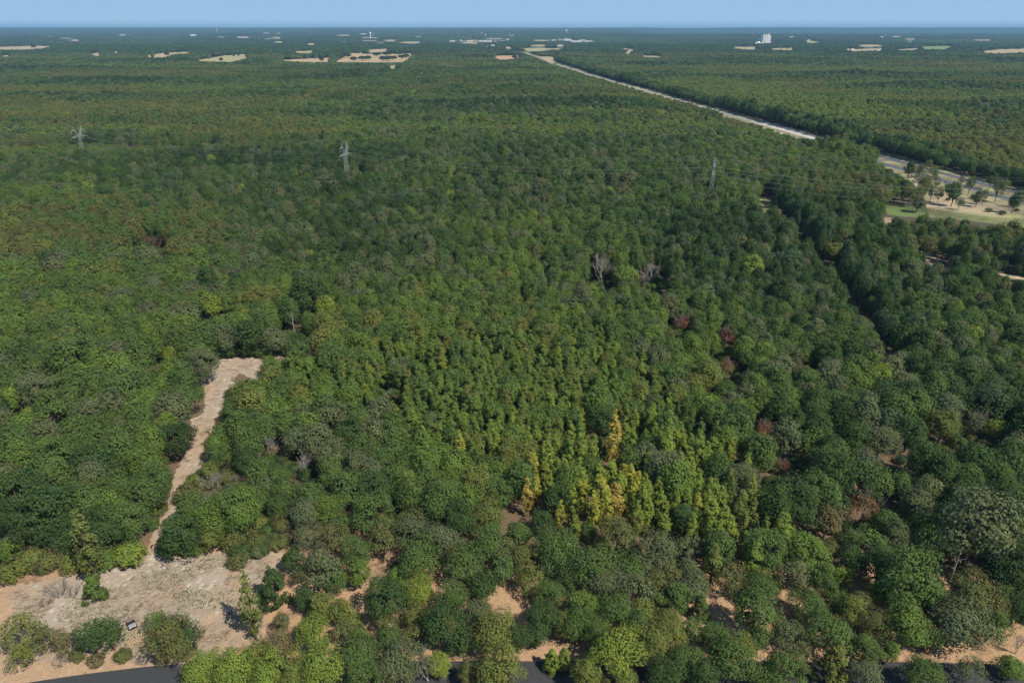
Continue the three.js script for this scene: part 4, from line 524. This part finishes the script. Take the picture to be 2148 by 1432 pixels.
{
  const [x, f] = at(2027, 370), s = thing('road_sign', 'yellow diamond warning sign beside the highway', 'sign', x, 0, f, .15);
  const B = new Build(); B.box(-.06, .06, 0, 2.2, -.06, .06, WHITE); mesh('post', B.done(), steel, s);
  const D = new Build(), r = 1.15; D.quad([0, 2 - r + 1.1, .1], [r, 3.1, .1], [0, 3.1 + r, .1], [-r, 3.1, .1], WHITE); D.quad([0, 3.1 + r, .07], [r, 3.1, .07], [0, 3.1 - r, .07], [-r, 3.1, .07], WHITE); mesh('sign_panel', D.done(), std(.85, .68, .02, .5), s);
}
function makeCar(name, label, cat, paint, truck) {
  const c = thing(name, label, cat, 0, 0, 0, 0, 'vehicles on the highway'), B = new Build(), h = truck ? 1.15 : .95;
  B.box(-.9, .9, .35, h, -2.3, 2.3, WHITE); mesh('body', B.done(), paint, c);
  const C = new Build(), y1 = truck ? 1.9 : 1.5, z0 = truck ? -.3 : -1.5, z1 = truck ? 1.2 : 1, q = (y, z, w) => [[-w, y, z], [w, y, z]];
  const [a, b] = q(h, z0, .85), [d, e] = q(y1, z0 + .5, .68), [g, k] = q(y1, z1 - .6, .68), [m, n] = q(h, z1, .85);
  C.quad(d, g, k, e, WHITE); mesh('roof', C.done(), paint, c);
  const W = new Build(); W.quad(a, d, e, b, WHITE); W.quad(m, n, k, g, WHITE); W.quad(a, m, g, d, WHITE); W.quad(b, e, k, n, WHITE); mesh('window', W.done(), std(.02, .025, .03, .1), c);
  for (const [x, z] of [[-.9, -1.45], [.9, -1.45], [-.9, 1.45], [.9, 1.45]]) { const w = new THREE.CylinderGeometry(.34, .34, .24, 12); w.rotateZ(Math.PI / 2); w.translate(x, .34, z); mesh('wheel', w, std(.02, .02, .02, .9), c); }
  return c;
}
for (const [u, v, side, paint, truck, label] of [[1289, 172, 11, std(.03, .035, .05, .3), 0, 'dark car far along the highway'], [1393, 204, -11, std(.4, .03, .03, .3), 0, 'red car on the highway beyond the bridge'], [1594, 262, -11, std(.32, .05, .04, .35), 1, 'dark red pickup truck on the bridge'], [1200, 147, -11, std(.7, .7, .7, .3), 0, 'white car small in the distance on the highway']]) {
  const [, f] = at(u, v, .8), o = makeCar(truck ? 'pickup_truck' : 'car', label, truck ? 'pickup truck' : 'car', paint, truck), a = Math.atan2(hwyX(f + 5) - hwyX(f - 5), 10);
  o.position.set(hwyX(f) + side + 2 * Math.sign(side), .14, -f); o.rotation.y = -a;
}

// ---------------------------------------------------------------- the parked utility vehicle in the clearing
{
  const [x, f] = at(276, 1313), c = thing('utility_vehicle', 'small silver utility vehicle with brown roof parked in the clearing', 'utility vehicle', x, 0, f, .72);
  const silver = std(.34, .36, .39, .35, { metalness: .3 }), black = std(.02, .02, .022, .8), brown = std(.2, .13, .12, .6);
  const B = new Build(); B.box(-.72, .72, .35, .72, -1.2, 1.2, WHITE); mesh('body', B.done(), silver, c);
  const Hd = new Build(); Hd.quad([-.66, .98, .38], [-.62, .86, 1.12], [.62, .86, 1.12], [.66, .98, .38], WHITE); Hd.quad([-.72, .72, 1.2], [.72, .72, 1.2], [.62, .86, 1.12], [-.62, .86, 1.12], WHITE); Hd.quad([-.72, .72, .3], [-.72, .72, 1.2], [-.62, .86, 1.12], [-.66, .98, .38], WHITE); Hd.quad([.72, .72, 1.2], [.72, .72, .3], [.66, .98, .38], [.62, .86, 1.12], WHITE); mesh('hood', Hd.done(), silver, c);
  const bed = new Build(); bed.box(-.7, .7, .72, 1.0, -1.18, -.55, WHITE); mesh('cargo_bed', bed.done(), silver, c);
  const seat = new Build(); seat.box(-.62, .62, .72, .84, -.5, 0, WHITE); seat.box(-.62, .62, .84, 1.2, -.52, -.42, WHITE); mesh('seat', seat.done(), black, c);
  const bumper = new Build(); bumper.box(-.72, .72, .3, .6, 1.2, 1.32, WHITE); mesh('bumper', bumper.done(), black, c);
  const roof = new Build(); roof.box(-.68, .68, 1.5, 1.57, -.75, .12, WHITE); mesh('roof', roof.done(), brown, c);
  for (const s of [-1, 1]) { const p = new Build(); p.tube([s * .64, .72, -.7], [s * .64, 1.5, -.66], .035, .035, 5, WHITE); p.tube([s * .66, .9, .42], [s * .64, 1.5, .08], .035, .035, 5, WHITE); mesh('roof_post', p.done(), black, c); }
  const ws = new Build(); ws.quad([-.62, 1, .38], [.62, 1, .38], [.6, 1.48, .1], [-.6, 1.48, .1], WHITE); mesh('windscreen', ws.done(), std(.02, .022, .025, .12), c);
  for (const [px, pz] of [[-.74, -.75], [.74, -.75], [-.74, .8], [.74, .8]]) { const w = new THREE.CylinderGeometry(.32, .32, .26, 14); w.rotateZ(Math.PI / 2); w.translate(px, .32, pz); mesh('wheel', w, black, c); }
  for (const s of [-1, 1]) { const w = new THREE.BoxGeometry(.2, .1, .05); w.translate(s * .5, .66, 1.21); mesh('headlight', w, std(.7, .7, .7, .2), c); }
}

// ---------------------------------------------------------------- far buildings, silos, water towers
const wallM = [std(.8, .79, .76), std(.62, .6, .57), std(.62, .48, .42), std(.25, .42, .42)], roofM = [std(.78, .78, .78, .6), std(.3, .26, .24), std(.5, .36, .31)];
const ordered = [...FARB].sort((a, b) => a[0] - b[0]), nth = (n) => ORD[n] ?? (n + 1) + 'th', counts = {};
for (const [u, v, w, h, c, flat] of ordered) {
  const [x, f] = at(u, v), dep = project(x, hgt(x, f), f)[2], W = w * dep / 1432, Hh = Math.max(4, h * dep / 1432 * .9), D = Math.min(W * .8, 45);
  const zone = u < 700 ? 'in the woods far to the left' : u < 900 ? 'by the left water tower' : u < 1110 ? 'in the distant small town' : u < 1300 ? 'in the distant white commercial strip' : u < 1760 ? 'near the grain silos' : 'in the woods far to the right', k = counts[zone] = (counts[zone] ?? -1) + 1;
  const o = thing('building', nth(k) + ' ' + ['white', 'pale grey', 'pinkish', 'teal'][c] + ' ' + (flat ? 'pitched-roof' : 'flat-roofed') + ' building from left ' + zone, 'building', x, hgt(x, f), f, (hash2(Math.round(u), 3) - .5) * .5, 'small buildings in the far distance');
  const B = new Build(), F = Hh * (flat ? .68 : .92); B.box(-W / 2, W / 2, -2, F, -D / 2, D / 2, WHITE); mesh('wall', B.done(), wallM[c], o);
  const R = new Build();
  if (flat) { const e = .5; R.quad([-W / 2 - e, F - .2, D / 2 + e], [W / 2 + e, F - .2, D / 2 + e], [W / 2 + e, Hh, 0], [-W / 2 - e, Hh, 0], WHITE); R.quad([W / 2 + e, F - .2, -D / 2 - e], [-W / 2 - e, F - .2, -D / 2 - e], [-W / 2 - e, Hh, 0], [W / 2 + e, Hh, 0], WHITE); for (const s of [-1, 1]) R.quad([s * W / 2, F, -D / 2], [s * W / 2, F, D / 2], [s * W / 2, Hh - .1, 0], [s * W / 2, Hh - .1, 0], WHITE); }
  else R.box(-W / 2 - .3, W / 2 + .3, F, F + Hh * .08, -D / 2 - .3, D / 2 + .3, WHITE);
  mesh('roof', R.done(), roofM[flat ? (c === 2 ? 2 : c === 0 ? 0 : 1) : 0], o);
  if (w > 4) { const Wn = new Build(), n = Math.max(2, Math.round(W / 9)); for (let j = 0; j < n; j++) { const cx = -W / 2 + (j + .5) * W / n; Wn.quad([cx - W / n * .25, F * .35, D / 2 + .05], [cx + W / n * .25, F * .35, D / 2 + .05], [cx + W / n * .25, F * .75, D / 2 + .05], [cx - W / n * .25, F * .75, D / 2 + .05], WHITE); } mesh('window_band', Wn.done(), std(.08, .09, .1, .3), o); }
}
{ // grain silos
  const [x, f] = at(1607, 90), dep = project(x, hgt(x, f), f)[2], m = dep / 1432, S = thing('grain_silo', 'tall white concrete grain silos rising above the distant woods', 'silo', x, hgt(x, f), f, .1), r = 16.5 * m / 8, Hs = 15 * m, white = std(.84, .82, .78), grey = std(.5, .52, .53);
  for (let i = 0; i < 4; i++) for (let j = 0; j < 2; j++) { const c = new THREE.CylinderGeometry(r * (i === 0 ? 1 : 1), r, Hs, 20); c.translate((i - 1.5) * 2 * r + (i > 0 ? r * .25 : -r * .25), Hs / 2 - 3, -j * 2 * r); mesh('silo', c, white, S); }
  const hd = new Build(); hd.box(r * 1.1, r * 2.9, Hs - 3, Hs + r * 1.5, -2.6 * r, -.5 * r, WHITE); mesh('headhouse', hd.done(), grey, S);
  const gl = new Build(); gl.box(-3.6 * r, r * 1.1, Hs - 1, Hs + r * .7, -1.6 * r, -.7 * r, WHITE); mesh('conveyor_gallery', gl.done(), grey, S);
  const rl = new Build(); for (let i = -4; i <= 4; i++) rl.tube([i * r, Hs - 3, r * .6], [i * r, Hs + r * .5, r * .6], .25, .25, 4, WHITE); rl.tube([-4 * r, Hs + r * .5, r * .6], [4 * r, Hs + r * .5, r * .6], .25, .25, 4, WHITE); rl.tube([r * 1.9, Hs, -r], [r * 1.9, Hs + r * 2.6, -r], .35, .2, 4, WHITE); mesh('railing', rl.done(), grey, S);
  const leg = new Build(); leg.tube([-4.4 * r, -3, 0], [-4.4 * r, Hs + r, 0], .9, .9, 6, WHITE); leg.tube([-4.4 * r, Hs + r, 0], [-1 * r, Hs + r * .6, -r], .6, .6, 5, WHITE); mesh('bucket_elevator', leg.done(), grey, S);
  const sh = new Build(); sh.box(4.5 * r, 12 * r, -3, r * 1.2, -r, r, WHITE); mesh('loading_shed', sh.done(), std(.6, .45, .4), S);
  for (const [px, pr] of [[-8, .9], [-11, .7]]) { const d = new THREE.SphereGeometry(r * 1.9 * pr, 20, 10, 0, 6.2832, 0, Math.PI / 2); d.translate(px * r, -2, r); mesh('storage_dome', d, white, S); }
}
for (const [u, v0, v1, label] of [[777, 68, 79, 'white water tower left of the distant town'], [1188, 62, 70, 'white bulb water tower above the commercial strip'], [455, 61, 69, 'thin white water tower on the skyline, far left']]) {
  const [x, f] = at(u, Math.max(v1, 69)), dep = project(x, hgt(x, f), f)[2], m = dep / 1432, Ht = (v1 - v0) * m, r = (u === 455 ? 1.1 : 2.2) * m, o = thing('water_tower', label, 'water tower', x, hgt(x, f), f, 0, 'water towers on the skyline'), white = std(.8, .82, .84, .5);
  const st = new THREE.CylinderGeometry(r * .28, r * .42, Ht - r, 12); st.translate(0, (Ht - r) / 2, 0); mesh('stem', st, white, o);
  const bt = new THREE.SphereGeometry(r, 20, 14); bt.scale(1, .8, 1); bt.translate(0, Ht - r * .8, 0); mesh('tank', bt, white, o);
}
{
  const [x, f] = at(1018, 78), m = project(x, hgt(x, f), f)[2] / 1432, o = thing('church', 'white church with a pointed steeple in the distant town', 'church', x, hgt(x, f), f), w = std(.82, .82, .8);
  const B = new Build(); B.box(-2 * m, 2 * m, 0, 2 * m, -2 * m, 2 * m, WHITE); mesh('nave', B.done(), w, o); const T = new Build(); T.box(-.45 * m, .45 * m, 0, 5 * m, 1.8 * m, 2.7 * m, WHITE); mesh('bell_tower', T.done(), w, o); const sp = new THREE.ConeGeometry(.55 * m, 4 * m, 8); sp.translate(0, 7 * m, 2.2 * m); mesh('steeple', sp, w, o);
  const [x2, f2] = at(961, 79), m2 = project(x2, hgt(x2, f2), f2)[2] / 1432, r = thing('radio_mast', 'thin radio mast beside the distant town', 'radio mast', x2, hgt(x2, f2), f2), A = new Build(); for (let k = 0; k < 12; k++) { A.tube([-.25 * m2, k * 1.25 * m2, 0], [-.25 * m2, (k + 1) * 1.25 * m2, 0], .8, .8, 4, WHITE); A.tube([.25 * m2, k * 1.25 * m2, 0], [.25 * m2, (k + 1) * 1.25 * m2, 0], .8, .8, 4, WHITE); A.tube([-.25 * m2, k * 1.25 * m2, 0], [.25 * m2, (k + 1) * 1.25 * m2, 0], .5, .5, 4, WHITE); } mesh('lattice', A.done(), steel, r);
}
// dark round trees standing in the distant fields
const fieldLod = LOD(700, .13, 30, 22);
[[742, 128, 18], [760, 127, 22], [772, 126, 16], [802, 128, 14], [813, 128, 24], [826, 126, 16], [842, 124, 14], [852, 122, 16], [712, 124, 24], [728, 121, 18], [790, 118, 20], [812, 117, 26], [835, 116, 22], [464, 129, 8], [490, 119, 5], [500, 118, 5], [640, 124, 10], [660, 122, 12], [675, 130, 10], [1638, 102, 3], [1643, 102, 3], [1648, 102, 3], [1653, 103, 4], [350, 118, 10], [376, 110, 9], [1080, 124, 14], [2110, 105, 14], [2060, 110, 10], [30, 99, 12], [70, 101, 10]].forEach(([u, v, w], k, all) => {
  const [x, f] = at(u, v), m = project(x, hgt(x, f), f)[2] / 1432, r = w * m / 2, i = k;
  const where = u < 200 ? 'far left field' : u < 480 ? 'left tan fields' : u < 700 ? 'middle tan fields' : u < 900 ? 'wide golden field' : u < 1200 ? 'orange bare field' : u < 1700 ? 'field below the silos' : 'far right field', peers = all.filter((q) => (q[0] < 200 ? 0 : q[0] < 480 ? 1 : q[0] < 700 ? 2 : q[0] < 900 ? 3 : q[0] < 1200 ? 4 : q[0] < 1700 ? 5 : 6) === (u < 200 ? 0 : u < 480 ? 1 : u < 700 ? 2 : u < 900 ? 3 : u < 1200 ? 4 : u < 1700 ? 5 : 6)).sort((a, b) => a[0] - b[0]), n = peers.findIndex((q) => q[0] === u);
  const o = thing('field_tree', 'dark round tree standing in the ' + where + (peers.length > 1 ? ', ' + nth(n) + ' from left' : ''), 'tree', x, hgt(x, f), f, k, 'trees in the distant fields'); o.scale.setScalar(Math.min(r, 9)); o.scale.y *= .8; if (r > 9) o.scale.x = o.scale.z = Math.min(r, 22);
  mesh('crown', fieldLod.round[i % 5], LEAF.deep, o);
});
// weeds sprouting over the clearing
{
  const B = new Build(), R = rng(31); for (let k = 0; k < 14; k++) { const an = R() * 6.28; B.leaf(Math.cos(an) * .16 * R(), .1 + .1 * R(), Math.sin(an) * .16 * R(), Math.cos(an) * .6, .6 + R(), Math.sin(an) * .6, .11 + .07 * R(), .5, R() * 6.28, [1, 1, 1]); }
  const g = B.done(), list = []; let tries = 0;
  while (list.length < 3200 && tries++ < 90000) { const u = 120 + 440 * R(), v = 1170 + 190 * R(); if (!inPoly(CLEARING, u, v)) continue; const [x, f] = at(u, v), d = fbm(x / 6 + 2, f / 6, 3) + .16 * Math.exp(-(((u - 400) / 130) ** 2 + ((v - 1245) / 45) ** 2)); if (d < .47 + .22 * R()) continue; list.push([x, f, .4 + .9 * R() * R() * R(), R()]); }
  const im = shadows(new THREE.InstancedMesh(g, leafWhite, list.length)); im.name = 'weeds'; scene.add(im); tag(im, 'small green weeds dotting the bleached clearing', 'weeds', null, 'stuff');
  const m4 = new THREE.Matrix4(), q = new THREE.Quaternion(), c = new THREE.Color(); list.forEach(([x, f, s, k], i) => { q.setFromAxisAngle(new THREE.Vector3(0, 1, 0), k * 6.28); im.setMatrixAt(i, m4.compose(new THREE.Vector3(x, .02, -f), q, new THREE.Vector3(s, s, s))); im.setColorAt(i, k > .8 ? c.setRGB(.22, .26, .06) : c.setRGB(.1, .15, .045)); });
}

{ // pale straw and broken twigs lying over the clearing and the track
  const B = new Build(), R = rng(57); for (let k = 0; k < 5; k++) { const an = R() * 3.14, l = .25 + .35 * R(), x = (R() - .5) * .8, z = (R() - .5) * .8, dx = Math.cos(an) * l, dz = Math.sin(an) * l; B.tube([x - dx, .03, z - dz], [x + dx, .05 + .05 * R(), z + dz], .022, .014, 3, [1, 1, 1]); }
  const list = [], g = B.done(); let tries = 0;
  while (list.length < 4200 && tries++ < 90000) { const tr = R() < .3, u = tr ? 315 + 240 * R() : 30 + 540 * R(), v = tr ? 745 + 380 * R() : 1160 + 230 * R(); if (!inPoly(tr ? TRACK : CLEARING, u, v)) continue; const [x, f] = at(u, v); if (fbm(x / 7 + 30, f / 7, 3) < .42 + .14 * R()) continue; list.push([x, f, .6 + 1.1 * R(), R()]); }
  const im = shadows(new THREE.InstancedMesh(g, std(1, 1, 1, .95), list.length)); im.name = 'straw_litter'; scene.add(im); tag(im, 'pale straw and broken twigs strewn over the clearing', 'straw', null, 'stuff');
  const m4 = new THREE.Matrix4(), q = new THREE.Quaternion(), c = new THREE.Color(); list.forEach(([x, f, s, k], i) => { q.setFromAxisAngle(new THREE.Vector3(0, 1, 0), k * 6.28); im.setMatrixAt(i, m4.compose(new THREE.Vector3(x, .02, -f), q, new THREE.Vector3(s, s, s))); im.setColorAt(i, k < .55 ? c.setRGB(.46, .39, .31) : k < .8 ? c.setRGB(.4, .33, .24) : c.setRGB(.16, .11, .07)); });
}
{ let n = 0; scene.traverse((o) => { if (o.isMesh && !o.isInstancedMesh) n += (o.geometry.index ?? o.geometry.attributes.position).count / 3; }); console.log('triangles', Math.round(n)); }
renderer.render(scene, camera);
